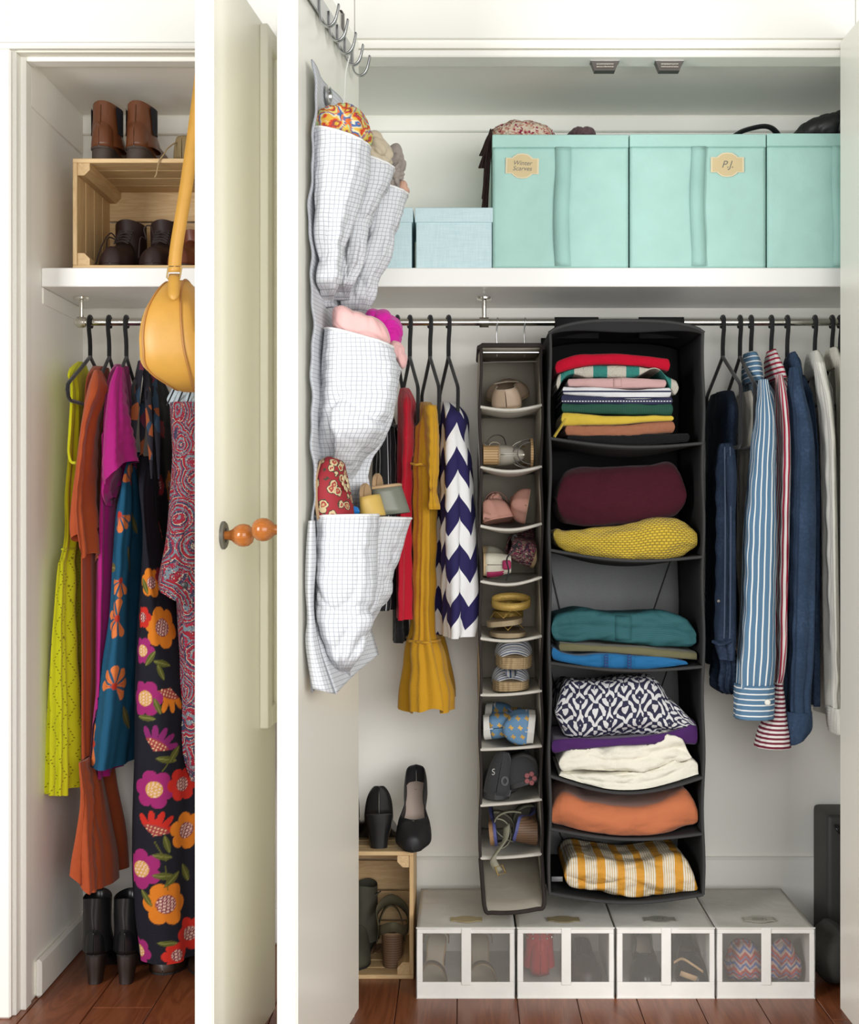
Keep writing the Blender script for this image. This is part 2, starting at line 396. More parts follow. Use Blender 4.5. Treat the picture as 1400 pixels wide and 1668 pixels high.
# ---------------------------------------------------------------- hanging clothes
def fit_rows(lv, Y0, n, N, e=.85, folds=(7, .0, .0), seed=0, tmin=.005, yref=.6, hem=(4, 0)):
    """closed horizontal sections whose outline runs through measured widths; returns grid, uv, theta"""
    rs = np.random.RandomState(seed); lv = [tuple(l)+(0,)*(6-len(l)) for l in lv]
    py = np.array([l[0] for l in lv], float)
    q = np.linspace(py[0], py[-1], n)
    L, Rr, hy, dY, tl = [curve1(q, py, [l[k] for l in lv]) for k in (1, 2, 3, 4, 5)]
    Yc = Y0+dY; z = CH+(CY-q)*(Yc-hy*yref)/F
    th = np.linspace(0, 2*np.pi, N, endpoint=False)+.0
    sx = np.sign(np.sin(th))*np.abs(np.sin(th))**e; sy = np.sign(np.cos(th))*np.abs(np.cos(th))**e
    t = (q-q[0])/(q[-1]-q[0]); k, a0, a1 = folds
    ph = rs.rand(4)*6.28
    amp = (a0+(a1-a0)*t)[:, None]*1.45
    T, TH = t[:, None], th[None, :]
    fold = amp*(np.sin(k*TH+ph[0]+1.2*np.sin(2.1*T+ph[1]))+.55*np.sin((k*1.7//1)*TH+ph[2]+2*T)+.3*np.sin((2*k+3)*TH+ph[3]-3*T))
    fold += .0015*np.sin(9*TH+23*T+ph[1])*np.sin(5*TH-31*T+ph[2])
    cx = (L+Rr)/2*1.0; cx = (cx-CX)*(Yc-hy*yref)/F; hx = np.maximum((Rr-L)/2*(Yc-hy)/F*.7, tmin)
    for it in range(14):
        X_ = cx[:, None]+(hx[:, None]+fold)*sx[None, :]; Y_ = Yc[:, None]+hy[:, None]*sy[None, :]+fold*.5*sy[None, :]
        p = CX+X_*F/Y_; lo, hi = p.min(1), p.max(1)
        cx += ((L+Rr)/2-(lo+hi)/2)*(Yc-hy*.8)/F
        wid = np.maximum(hi-lo, 1); r = np.clip((Rr-L)/wid, .6, 1.6)
        nh = hx*r; small = nh < tmin
        hx = np.maximum(nh, tmin); hy = np.where(small & (r < 1), hy*np.maximum(r, .8), hy)
    Z_ = np.repeat(z[:, None], N, 1)+tl[:, None]*sx[None, :]*.5
    hw = (hem[1]*np.clip((t-.55)/.45, 0, 1)**2)[:, None]*(np.sin(hem[0]*TH+ph[1])+.5*np.sin((hem[0]*2+1)*TH+ph[0])); Z_ = Z_+hw
    G = np.stack([X_, Y_, Z_], -1)
    d = np.linalg.norm(np.diff(np.concatenate([G, G[:, :1]], 1), axis=1), axis=2)
    per = d.sum(1); u = np.concatenate([np.zeros((n, 1)), np.cumsum(d, 1)[:, :-1]], 1)
    u = u/per[:, None]*np.mean(per)
    uv = np.stack([u, Z_], -1)
    return G, uv, th
def proj(G): return CX+G[..., 0]*F/G[..., 1], CY-(G[..., 2]-CH)*F/G[..., 1]
def garment(name, lv, m, Y0=None, parent=None, n=90, N=72, printf=None, top=True, solid=0, ang=180, **kw):
    G, uv, th = fit_rows(lv, YR if Y0 is None else Y0, n, N, **kw)
    col = printf(G, uv) if printf else None
    mb = MB(); mb.grid(G, cv=True, uv=uv, col=col, cap0=top)
    return mb.build(name, m, parent, col=col is not None, ang=ang if ang < 180 else 75, solid=solid)
def hanger(px, label, rot=0, w=.19, group='black velvet hangers', y=YR, drop=.20, cut=False):
    x = PX(px, y); t = thing('clothes_hanger', label, 'hanger', (x, y, ZR), group)
    Rm = Matrix.Rotation(rot, 3, 'Z')
    def pt(a, z): v = Rm @ Vector((0, a, z)); return (x+v.x, y+v.y, ZR+v.z)
    r = .0135
    hk = [pt(r*math.cos(a), r*math.sin(a)) for a in np.linspace(math.radians(-50), math.radians(190), 12)]+[pt(-.011, -.02), pt(-.003, -.04), pt(0, -.06), pt(0, -.086)]
    MB().tube(hk, .0052, 8).build('hook', BLACKV, t)
    arm = [pt(0, -.082), pt(w*.22, -.101), pt(w*.6, -.132), pt(w*.93, -.158), pt(w*1.0, -.166), pt(w*1.02, -.178), pt(w*.98, -drop+.008), pt(w*.9, -drop), pt(0, -drop),
           pt(-w*.9, -drop), pt(-w*.98, -drop+.008), pt(-w*1.02, -.178), pt(-w*1.0, -.166), pt(-w*.93, -.158), pt(-w*.6, -.132), pt(-w*.22, -.101)]
    MB().tube(arm, .0044, 8, closed=True).build('hanger_body', BLACKV, t)
    return t
# ---- prints, evaluated on the cloth's own u,v
def uv_at(G, uv, px, py):
    a, b = proj(G); d = (a-px)**2+(b-py)**2+((G[..., 1]-G[..., 1].min())*60)**2
    k = np.unravel_index(np.argmin(d), d.shape); return uv[k]
def put(c, mask, rgb):
    mask = np.clip(mask, 0, 1)[..., None]; return c*(1-mask)+np.array(rgb)*mask
def soft(x, w=.0012): return np.clip(.5-x/w, 0, 1)
def rotuv(du, dv, a): return du*math.cos(a)+dv*math.sin(a), -du*math.sin(a)+dv*math.cos(a)
def leaf(c, du, dv, L, w, a, rgb, vein):
    x, y = rotuv(du, dv, a); t = np.clip(x/L, -1, 1)
    h = w*(1-t*t)**.8; c = put(c, soft(np.abs(y)-h)*(np.abs(x) < L), rgb)
    return put(c, soft(np.abs(y)-.0012)*(np.abs(x) < L*.9), vein)
def fan_flower(c, du, dv, r, a, n=7, rgb=(.75, .20, .05), span=2*math.pi, core=(.45, .03, .03)):
    x, y = rotuv(du, dv, a); R_ = np.hypot(x, y)+1e-6; ph = np.arctan2(y, x)
    per = span/n; k = np.abs(((ph+span/2) % per)-per/2); ok = np.abs(ph) < span/2
    wd = per*.40*np.clip(R_/(r*.85), .05, 1)**.35
    edge = r*(1-.16*(k/(per*.4))**2)
    c = put(c, soft((k-wd)*R_)*soft(R_-edge)*ok*(R_ > r*.1), rgb)
    c = put(c, soft(k*R_-.0006)*soft(R_-r*.6)*ok, core)
    return put(c, soft(R_-r*.17), core)
def daisy(c, du, dv, r, a, n, rgb, core, dots, cr=.42):
    x, y = rotuv(du, dv, a); R_ = np.hypot(x, y); ph = np.arctan2(y, x)
    edge = r*(.74+.26*np.abs(np.cos(n*ph/2))**.6)
    c = put(c, soft(R_-edge), rgb); dk = tuple(v*.55 for v in rgb)
    c = put(c, soft(np.abs(np.sin(n*ph/2))*R_*1.0-.0010)*soft(R_-edge)*(np.abs(np.cos(n*ph/2)) > .5)*0.0, dk)
    c = put(c, soft(R_-r*cr), core)
    s = .0078; gx, gy = (x/s) % 1-.5, ((y+np.where((np.floor(x/s) % 2) > 0, s/2, 0))/s) % 1-.5
    rr = np.hypot(gx, gy)
    return put(c, soft(np.abs(rr-.26)-.12, .1)*soft(R_-r*cr*.95), dots)
def tulip(c, du, dv, r, a, rgb, core, dots):
    x, y = rotuv(du, dv, a); R_ = np.hypot(x, y)+1e-6; ph = np.arctan2(y, x); sp = 2.2; per = sp/5
    k = np.abs(((ph+sp/2) % per)-per/2); ok = np.abs(ph) < sp/2
    edge = r*(1.12-.5*(k/(per/2))**2)
    c = put(c, soft(R_-edge)*ok, rgb)
    e = (np.abs(y)/(r*.62))**2+((x-r*.18)/(r*.3))**2
    c = put(c, soft((e-1)*.01)*ok, core)
    s = .0075; rr = np.hypot((x/s) % 1-.5, (y/s) % 1-.5)
    return put(c, soft(rr-.25, .15)*(e < .85)*ok, dots)
def weave_mul(c, uv, s=.004, a=.06):
    return c*(1-a+2*a*((np.sin(uv[..., 0]/s*6.28)*np.sin(uv[..., 1]/s*6.28))*.5+.5)[..., None])
def teal_print(G, uv):
    c = np.ones(G.shape)*np.array((.010, .085, .165))
    O = (.72, .20, .055); GR = (.13, .11, .03)
    rs = random.Random(3); um, u1 = uv[..., 0].min(), uv[..., 0].max()
    jobs = [('f', 216, 785, .050, 1.2, 2.6), ('f', 194, 838, .042, -2.0, 2.4), ('f', 197, 945, .040, -1.2, 2.8), ('f', 192, 1007, .046, -.2, 4.4), ('f', 187, 1118, .048, 1.9, 4.6), ('f', 152, 1212, .050, -.2, 4.0),
            ('l', 219, 852, .04, .7), ('l', 213, 912, .035, 1.1), ('l', 206, 1168, .036, 1.0), ('l', 182, 924, .02, .1)]
    for j in jobs:
        u0, v0 = uv_at(G, uv, j[1], j[2]); du, dv = uv[..., 0]-u0, uv[..., 1]-v0
        if j[0] == 'f': c = fan_flower(c, du, dv, j[3], j[4], 6 if j[5] > 4 else 4, O, j[5], (.5, .04, .02))
        else: c = leaf(c, du, dv, j[3], .011, j[4], GR, (.30, .24, .10))
    for i in range(16):
        u0 = u1*(.05+.25*rs.random()) if i % 2 else u1*(.78+.2*rs.random()); v0 = lerp(uv[..., 1].min(), uv[..., 1].max(), rs.random())
        c = fan_flower(c, uv[..., 0]-u0, uv[..., 1]-v0, .043, rs.random()*6, 6, O, 4.4, (.5, .04, .02))
    return weave_mul(c, uv)
def dark_print_for(jobs, base=(.010, .010, .017), seed=4, extra=14):
    pal = {'o': (.68, .20, .015), 'm': (.33, .02, .15), 'r': (.56, .025, .015), 'p': (.24, .02, .14), 'd': (.28, .02, .03)}
    def f(G, uv):
        c = np.ones(G.shape)*np.array(base); u1 = uv[..., 0].max(); rs = random.Random(seed)
        def one(c, kind, u0, v0, r, a, colr):
            du, dv = uv[..., 0]-u0, uv[..., 1]-v0
            if kind == 'd': return daisy(c, du, dv, r, a, 6, pal[colr], (.62, .33, .05) if colr in 'mp' else (.20, .03, .05), (.80, .55, .45))
            if kind == 't': return tulip(c, du, dv, r, a, pal[colr], (.33, .05, .05), (.8, .55, .3))
            if kind == 'l':
                c = leaf(c, du, dv, r, r*.33, a, (.095, .10, .018), (.22, .22, .06))
                x, y = rotuv(du, dv, a); return c
            x, y = rotuv(du, dv, a); return put(c, soft(np.abs(y)-.0013)*(np.abs(x) < r), (.11, .11, .02))
        for i in range(extra):
            u0 = u1*(.02+.22*rs.random()) if i % 2 else u1*(.74+.25*rs.random()); v0 = lerp(uv[..., 1].min(), uv[..., 1].max(), rs.random())
            c = one(c, rs.choice('ddtl'), u0, v0, .042, rs.random()*6, rs.choice('omr'))
        for j in jobs:
            u0, v0 = uv_at(G, uv, j[1], j[2]); c = one(c, j[0], u0, v0, j[3]/690., j[4], j[5])
        return weave_mul(c, uv)
    return f
# ---- left wardrobe
YEL = cloth('yellow_eyelet_cotton', (.70, .72, .012), .8, .06)
def eyelet(name):
    t = NT(name); uv = t.coord('UV'); x, y, z = t.xyz(uv)
    px_, h = .046, .075
    zz = t.math('PINGPONG', y, h/2); f = t.math('PINGPONG', t.math('ADD', t.math('MULTIPLY', zz, .5), x), px_/2)   # zigzag lines of holes
    ln = t.math('LESS_THAN', t.math('ABSOLUTE', t.math('SUBTRACT', f, .012)), .0016)
    d = t.math('LESS_THAN', t.math('FRACT', t.math('DIVIDE', y, .0075)), .42)
    holes = t.math('MULTIPLY', ln, d)
    vo = t.n('ShaderNodeTexVoronoi', Vector=uv, Scale=42.0).outputs[0]; fl = t.math('LESS_THAN', vo, .12)
    msk = t.math('MAXIMUM', holes, t.math('MULTIPLY', fl, t.math('GREATER_THAN', t.noise(uv, 9, 2), .56)))
    below = t.math('LESS_THAN', y, 1.0); msk = t.math('MULTIPLY', msk, below)
    n = t.noise(uv, 14, 4); base = t.mix(n, (.66, .68, .010), (.76, .77, .02))
    col = t.mix(msk, base, (.30, .29, .005))
    b = t.bump(t.math('SUBTRACT', 1.0, msk), .5, .002); b2 = t.bump(t.noise(uv, 120, 3), .15, .002, b)
    return t.out(col, .8, nrm=b2, Sheen_Weight=.1, Specular_IOR_Level=.25)
hanger(147, 'leftmost hanger in the left wardrobe, under yellow sundress')
hanger(178, 'hanger holding the rust dress in the left wardrobe', 0, .12)
hanger(206, 'hanger holding the magenta dress in the left wardrobe', 0, .12)
hanger(236, 'left wardrobe hanger beside the mustard bag, with floral dresses', 0, .12)
yd = garment('sundress', [(589, 126, 140, .03), (600, 115, 145, .07, -.03), (640, 116, 146, .10, -.02), (700, 113, 146, .12), (752, 110, 148, .14), (800, 106, 148, .15), (893, 102, 150, .15), (905, 99, 152, .15), (1000, 88, 156, .16), (1100, 80, 158, .16), (1200, 74, 159, .16), (1288, 69, 161, .17)],
             eyelet('yellow_eyelet'), n=160, N=120, folds=(9, .0006, .0085), seed=3, hem=(5, .003))
tag(yd, 'bright yellow sleeveless eyelet sundress with flared skirt', 'dress')
def seam_ring(name, parent, lv, m, r=.003, **kw):
    G, uv, th = fit_rows(lv, kw.pop('Y0', YR), 2, 60, **kw); mb = MB(); mb.tube([tuple(v) for v in G[0]], r, 6, closed=True); return mb.build(name, m, parent)
seam_ring('waist_seam', yd, [(894, 101, 151, .152), (896, 101, 151, .152)], YEL, .0025, folds=(9, .003, .003), seed=3)
# yellow armhole binding
MB().tube(spline([P(115, 600, 3.26), P(117, 640, 3.235), P(114, 700, 3.225), P(112, 735, 3.215), P(116, 752, 3.21), P(124, 754, 3.20)], 20), .0035, 8).build('armhole_binding', YEL, yd)
RUST = cloth('rust_viscose', (.36, .062, .014), .75, .1, wr=.4)
rd = garment('rust_dress', [(597, 150, 178, .04), (615, 142, 185, .12), (650, 138, 190, .16), (750, 134, 188, .15), (900, 133, 184, .14), (1100, 133, 182, .13), (1230, 132, 184, .13), (1290, 131, 190, .14), (1380, 128, 206, .15), (1442, 130, 211, .15)],
             RUST, n=120, N=90, folds=(6, .001, .006), seed=5)
tag(rd, 'long rust orange dress with wide ruffled sleeve', 'dress')
garment('ruffle_sleeve', [(603, 153, 166, .02), (622, 146, 178, .05), (680, 134, 172, .08), (760, 124, 168, .10), (840, 115, 166, .105), (870, 114, 170, .105, 0, -.03), (890, 116, 171, .10, 0, -.05)], RUST, Y0=3.24, parent=rd, n=90, N=110, hem=(4, .010), folds=(5, .0005, .008), seed=8, top=True)
garment('hem_flounce', [(1240, 128, 150, .05), (1300, 131, 164, .06), (1360, 123, 168, .07), (1400, 116, 171, .075), (1437, 113, 172, .075, 0, -.035)], RUST, Y0=3.22, parent=rd, n=70, N=110, hem=(3, .008), folds=(4, .001, .009), seed=9)
MAG = cloth('magenta_crepe', (.36, .006, .165), .75, .08, wr=.35)
md = garment('magenta_dress', [(594, 186, 210, .04), (612, 178, 214, .12), (650, 172, 220, .16), (760, 166, 214, .14), (900, 158, 210, .13), (1100, 156, 206, .13), (1266, 157, 202, .13)], MAG, n=110, N=80, folds=(6, .001, .006), seed=11)
tag(md, 'magenta dress with short flutter sleeve, between rust and teal dresses', 'dress')
garment('flutter_sleeve', [(597, 190, 202, .02, 0, 0), (618, 181, 206, .04, 0, 0), (660, 173, 212, .06, 0, .01), (720, 168, 221, .08, 0, .035), (768, 167, 226, .09, 0, .06), (772, 168, 227, .09, 0, .062)], MAG, Y0=3.23, parent=md, n=60, N=70, folds=(4, .0005, .004), seed=12)
garment('sleeve_lining', [(770, 168, 200, .06, 0, .03), (800, 166, 196, .07, 0, .03), (817, 172, 190, .06, 0, .02)], MAG, Y0=3.25, parent=md, n=20, N=50, folds=(4, .001, .003), seed=13)
PRT = printed('printed_cotton')
td = garment('teal_dress', [(736, 214, 232, .05), (752, 208, 240, .10), (790, 198, 248, .14), (830, 190, 250, .15), (900, 184, 248, .155), (1000, 178, 246, .16), (1107, 162, 246, .165), (1200, 152, 242, .17), (1246, 148, 238, .17)], PRT, n=330, N=220, printf=teal_print, folds=(5, .001, .005), seed=15)
tag(td, 'teal dress printed with orange fan-shaped flowers', 'dress')
def strap_print():
    t = NT('dark_print_strap'); v = t.n('ShaderNodeTexVoronoi', Vector=t.n('ShaderNodeMapping', Vector=t.coord(), Scale=(1, 1, .55)), Scale=52.0)
    return t.out(t.ramp(v.outputs['Color'], [(0, (.012, .011, .02)), (.45, (.30, .07, .015)), (.56, (.012, .012, .022)), (.7, (.02, .05, .09)), (.82, (.16, .02, .05)), (.9, (.25, .20, .12))], True), .8)
DARKS = strap_print()
for a, b in ((217, 3.24), (231, 3.30)):
    MB().tube(spline([P(a+14, 588, b+.05), P(a+8, 620, b+.02), P(a+2, 680, b), P(a, 750, b)], 18), [.009]*12+[.008, .007, .006, .0045, .003, .002], 8, flat=.3).build('shoulder_strap', DARKS, td)
jobs_front = [('d', 265, 1022, 34, .3, 'o'), ('t', 277, 1120, 36, -1.2, 'o'), ('d', 236, 1137, 29, 0, 'm'), ('t', 250, 1222, 36, 2.1, 'p'), ('d', 251, 1287, 31, .2, 'm'), ('d', 297, 1277, 27, 0, 'r'),
    ('t', 250, 1362, 36, 1.9, 'r'), ('d', 302, 1352, 30, .3, 'o'), ('d', 230, 1415, 31, .5, 'm'), ('d', 271, 1473, 34, .1, 'o'), ('d', 309, 1520, 27, .2, 'r'), ('d', 228, 1548, 22, .2, 'm'), ('d', 248, 950, 24, .2, 'o'), ('d', 232, 1005, 18, 0, 'r'), ('d', 232, 1060, 22, 0, 'm'), ('d', 290, 1556, 22, 0, 'r'), ('d', 262, 940, 16, 0, 'd'),
    ('l', 265, 1080, 16, .3, 0), ('l', 262, 1095, 14, 1.2, 0), ('l', 272, 1238, 17, .2, 0), ('l', 284, 1228, 16, -.9, 0), ('l', 265, 1396, 15, .2, 0), ('l', 272, 1375, 15, 1.3, 0), ('l', 267, 1428, 16, .1, 0), ('l', 281, 1432, 16, -.7, 0), ('l', 238, 1170, 15, .1, 0), ('l', 245, 1072, 15, -.9, 0), ('l', 256, 1150, 14, 1.2, 0), ('l', 238, 1462, 15, 1.0, 0), ('l', 274, 1537, 14, .1, 0), ('l', 302, 1420, 16, 1.2, 0), ('l', 236, 955, 14, 1.2, 0), ('s', 276, 1240, 18, -.9, 0), ('s', 262, 1388, 18, 1.1, 0), ('s', 272, 1430, 20, 1.5, 0)]
dd = garment('dark_floral_dress', [(745, 226, 262, .05), (790, 226, 270, .11), (850, 232, 276, .13), (946, 229, 292, .13), (1020, 224, 304, .13), (1107, 220, 318, .135), (1222, 219, 326, .14), (1320, 216, 332, .14), (1475, 217, 340, .15), (1535, 222, 346, .15, 0, 0), (1557, 224, 348, .15)], PRT, n=470, N=260,
             printf=dark_print_for(jobs_front), folds=(4, .001, .006), seed=19, Y0=3.33)
tag(dd, 'long black dress with big orange, red and magenta flowers', 'dress')
for a, b, w in ((247, 3.24, 8), (259, 3.28, 6)):
    MB().tube(spline([P(a-10, 600, b+.06), P(a-6, 650, b+.02), P(a-3, 700, b), P(a, 780, b)], 18), [.0075]*12+[.007, .006, .005, .004, .003, .002], 8, flat=.3).build('shoulder_strap', DARKS, dd)
bd = garment('black_dress', [(604, 240, 262, .05), (630, 238, 276, .12), (700, 240, 284, .14), (800, 246, 288, .13), (900, 250, 292, .12), (1000, 255, 300, .11)], printed('printed_cotton'), n=180, N=120, printf=dark_print_for([('d', 268, 700, 16, 0, 'd'), ('d', 262, 790, 18, 0, 'd'), ('l', 255, 720, 14, 1.2, 0)], (.006, .006, .008), 8, 20), folds=(5, .002, .004), seed=21, Y0=3.40)
tag(bd, 'black floral dress hanging between dark strap dress and paisley dress', 'dress')
def paisley(name, seedv=0.0, small=False):
    t = NT(name); uv = t.coord('UV'); m = t.n('ShaderNodeMapping', Vector=uv, Location=(seedv, seedv, 0)); dist = t.n('ShaderNodeTexNoise', Vector=m, Scale=30.0, Detail=2.0)
    v = t.mix(.014, m.outputs[0], dist.outputs['Color'], 'ADD')
    s = 34.0 if small else 13.0
    big = t.n('ShaderNodeTexVoronoi', Vector=v, Scale=s); d = big.outputs['Distance']
    ring = t.math('FRACT', t.math('MULTIPLY', d, 5.0)); tiny = t.n('ShaderNodeTexVoronoi', Vector=uv, Scale=290.0); td_ = tiny.outputs['Distance']
    cA = t.ramp(ring, [(0, (.30, .015, .03)), (.22, (.50, .40, .30)), (.30, (.04, .045, .09)), (.52, (.30, .02, .045)), (.7, (.16, .22, .25)), (.9, (.25, .012, .03))], True)
    cB = t.ramp(tiny.outputs['Color'], [(0, (.06, .02, .04)), (.3, (.30, .02, .05)), (.5, (.14, .19, .22)), (.75, (.5, .38, .28)), (.9, (.03, .04, .10))], True)
    f = t.math('MULTIPLY', t.math('LESS_THAN', td_, .42), t.math('GREATER_THAN', t.noise(uv, 40, 2), .40))
    col = t.mix(f, cA, cB)
    if small: col = t.ramp(td_, [(0, (.55, .42, .34)), (.22, (.30, .012, .03)), (.6, (.24, .01, .025))], True)
    return t.out(col, .8, nrm=weave_bump(t, 1500, .15, .35), Specular_IOR_Level=.25)
PAIS = paisley('paisley_cloth'); REDF = paisley('red_ditsy_cloth', .3, True)
pd = garment('paisley_dress', [(648, 276, 340, .04), (670, 277, 350, .10), (760, 282, 360, .13), (900, 284, 365, .13), (1000, 288, 368, .13), (1150, 293, 370, .13), (1240, 296, 370, .13), (1266, 302, 366, .11)], PAIS, n=110, N=80, folds=(5, .001, .006), seed=23, Y0=3.33)
tag(pd, 'paisley dress in red and blue with long loose sleeve', 'dress')
garment('loose_sleeve', [(655, 277, 330, .03), (720, 281, 335, .05), (800, 277, 336, .07), (880, 270, 334, .085), (955, 258, 334, .095, 0, -.02), (975, 259, 334, .095, 0, -.05)], PAIS, Y0=3.17, parent=pd, n=80, N=70, folds=(4, .0005, .004), seed=24)
MB().lathe([(0, .003), (.006, .0025), (.0075, 0), (.006, -.002)], Matrix.Translation(P(301, 953, 3.065)) @ Matrix.Rotation(math.pi/2, 4, 'X'), 16).build('button', plain('black_button', (.01, .01, .01), .3), pd)
rs_ = garment('ditsy_skirt', [(985, 292, 340, .06), (1100, 298, 348, .10), (1260, 303, 352, .11), (1400, 307, 354, .11), (1452, 311, 352, .11)], REDF, n=80, N=60, folds=(5, .001, .005), seed=25, Y0=3.40)
tag(rs_, 'dark red ditsy floral skirt showing below the paisley dress', 'skirt')
# pale collar of a hanging blouse: fan of pleats below the bag
PALE = cloth('pale_blue_cotton', (.50, .58, .62), .8)
pc = garment('pale_blouse', [(626, 284, 330, .03), (640, 276, 338, .05), (652, 272, 342, .06), (662, 280, 342, .06)], PALE, n=24, N=90, folds=(11, .001, .004), seed=27, Y0=3.22)
tag(pc, 'pale blue pleated blouse top peeking out under mustard bag', 'blouse')
for k, (a, b) in enumerate(((288, 300), (304, 313), (272, 285))):
    MB().tube([P(b, 632, 3.157), P(a, 660, 3.150)], .0018, 6).build('pleat_piping', BLACKV, pc)
# ---------------------------------------------------------------- clothes on the long rail
def stripes(name, base, line, period, frac, axis='u', off=0.0, rough=.8, wr=.3, extra=None):
    if name in _mats: return _mats[name]
    t = NT(name); x, y, z = t.xyz(t.coord('UV')); c = x if axis == 'u' else y
    f = t.math('FRACT', t.math('ADD', t.math('DIVIDE', c, period), off)); k = t.math('LESS_THAN', f, frac)
    n = t.noise(t.coord(), 10, 4)
    col = t.mix(k, t.mix(n, tuple(v*.9 for v in base), tuple(v*1.1 for v in base)), line)
    _mats[name] = t.out(col, rough, nrm=weave_bump(t, 1500, .15, wr), Specular_IOR_Level=.25); return _mats[name]
def denim(name, c, st=.35):
    if name in _mats: return _mats[name]
    t = NT(name); o = t.coord(); x, y, z = t.xyz(o)
    tw = t.math('SINE', t.math('MULTIPLY', t.math('ADD', t.math('ADD', x, y), z), 2600)); n = t.noise(o, 7, 5, .7); f = t.noise(o, 160, 3)
    k = t.math('ADD', t.math('MULTIPLY', n, .8), t.math('MULTIPLY', f, .4))
    col = t.ramp(k, [(.25, tuple(v*.5 for v in c)), (.6, c), (.95, tuple(min(1, v*2.1+.02) for v in c))])
    _mats[name] = t.out(col, .85, nrm=t.bump(t.noise(o, 22, 4), st, .008, t.bump(tw, .2, .0006)), Specular_IOR_Level=.2); return _mats[name]
def chevron():
    t = NT('chevron_cotton'); x, y, z = t.xyz(t.coord('UV'))
    zz = t.math('PINGPONG', x, .034); f = t.math('FRACT', t.math('DIVIDE', t.math('ADD', y, t.math('MULTIPLY', zz, 1.35)), .108))
    col = t.mix(t.math('LESS_THAN', f, .5), (.80, .80, .80), (.020, .016, .085))
    return t.out(col, .8, nrm=weave_bump(t, 1500, .15, .35), Specular_IOR_Level=.25)
for px, lab, rot, w in ((648, 'hanger holding the red blouse beside the fabric pocket organizer', -.08, .11), (668, 'second hanger from the fabric pocket organizer, above red blouse', .2, .115), (701, 'hanger above the mustard dress on the long rail', .2, .115), (731, 'hanger above the navy chevron skirt on the long rail', .2, .115),
                        (1178, 'hanger holding dark jeans beside the black fabric shelves', .05, .17), (1206, 'hanger above cream trousers next to the jeans', 0, .17), (1224, 'hanger inside the blue striped shirt', 0, .11), (1257, 'hanger inside the red striped shirt', 0, .11), (1283, 'hanger inside the denim shirt', 0, .11), (1328, 'hanger inside the nearer white shirt', 0, .11), (1356, 'hanger inside the second white shirt', 0, .11), (1369, 'rightmost hanger on the long rail, half hidden by the frame', 0, .11)):
    hanger(px, lab, rot, w, drop=.305 if 1000 < px < 1210 else .20 if px > 1000 else .25)
bs = garment('pinstripe_blouse', [(668, 618, 640, .04), (690, 612, 646, .09), (760, 607, 652, .12), (900, 605, 652, .12), (985, 604, 652, .12), (993, 604, 652, .12)], stripes('black_pinstripe', (.012, .012, .014), (.42, .42, .43), .021, .10), folds=(6, .001, .005), seed=31, n=70)
tag(bs, 'black blouse with thin white stripes behind the fabric pocket organizer', 'blouse')
bl = garment('lace_skirt', [(930, 640, 666, .06), (990, 640, 666, .08), (1046, 640, 667, .08)], cloth('black_lace', (.012, .012, .013), .8, .9, 90), folds=(6, .001, .004), seed=32, n=30, Y0=3.40)
tag(bl, 'black lace hem showing below the red blouse', 'skirt')
rt = garment('red_blouse', [(632, 652, 668, .03), (645, 649, 676, .09), (680, 648, 680, .13), (800, 646, 676, .13), (900, 645, 674, .13), (1008, 646, 673, .13)], cloth('red_jersey', (.47, .004, .022), .75, .06, wr=.4), folds=(6, .002, .007), seed=33, n=90)
tag(rt, 'plain bright red blouse between the pinstripe blouse and mustard dress', 'blouse')
MUST = cloth('mustard_viscose', (.53, .275, .012), .8, .08, wr=.4)
mu = garment('mustard_dress', [(655, 684, 703, .03), (668, 680, 712, .09), (720, 674, 714, .13), (830, 671, 716, .12), (950, 668, 718, .12), (1040, 664, 722, .12), (1046, 662, 724, .125), (1090, 656, 734, .135), (1135, 649, 742, .14), (1156, 648, 743, .14)], MUST, n=130, N=120, folds=(7, .001, .0075), seed=34, hem=(3, .007))
tag(mu, 'mustard yellow tiered dress beside the navy chevron skirt', 'dress')
garment('sleeve', [(660, 690, 712, .03), (690, 691, 715, .05), (760, 694, 716, .06), (815, 698, 717, .06), (822, 696, 721, .065), (830, 697, 720, .06)], MUST, Y0=3.24, parent=mu, n=50, N=60, folds=(5, .0005, .0035), seed=35)
seam_ring('tier_seam', mu, [(1043, 662.5, 723.5, .126), (1045, 662, 724, .126)], MUST, .0032, folds=(7, .005, .005), seed=34)
MB().tube(spline([P(670, 755, 3.222), P(678, 757, 3.205), P(686, 756, 3.205), P(693, 759, 3.222)], 14), .0028, 6).build('gathered_seam', MUST, mu)
ch = garment('chevron_skirt', [(655, 715, 744, .05), (662, 714, 752, .09), (720, 711, 765, .13), (800, 707, 773, .15), (900, 703, 777, .16), (1016, 699, 779, .165), (1036, 700, 776, .165)], chevron(), n=100, N=110, folds=(5, .002, .011), seed=36)
tag(ch, 'navy and white chevron skirt hanging left of the narrow shoe organizer', 'skirt')
JEAN = denim('dark_denim', (.018, .031, .060)); JEAN2 = denim('darker_denim', (.011, .020, .040)); DEN = denim('chambray_denim', (.032, .058, .108), .3)
ja = garment('folded_jeans', [(638, 1158, 1196, .09), (650, 1153, 1200, .13), (720, 1151, 1201, .14), (900, 1150, 1200, .13), (1050, 1149, 1196, .12), (1088, 1149, 1180, .10)], JEAN2, n=90, folds=(4, .001, .003), seed=37, Y0=3.40)
tag(ja, 'dark blue jeans folded over a hanger nearest the black fabric shelves', 'jeans')
jb = garment('slim_jeans', [(722, 1172, 1194, .03), (735, 1167, 1197, .06), (850, 1163, 1199, .08), (1000, 1160, 1200, .08), (1040, 1159, 1200, .08), (1074, 1163, 1197, .08)], JEAN, n=90, folds=(4, .001, .004), seed=38, Y0=3.22)
tag(jb, 'blue jeans with visible seams hung in front of the folded pair', 'jeans')
STITCH = plain('seam_thread', (.045, .065, .11), .8)
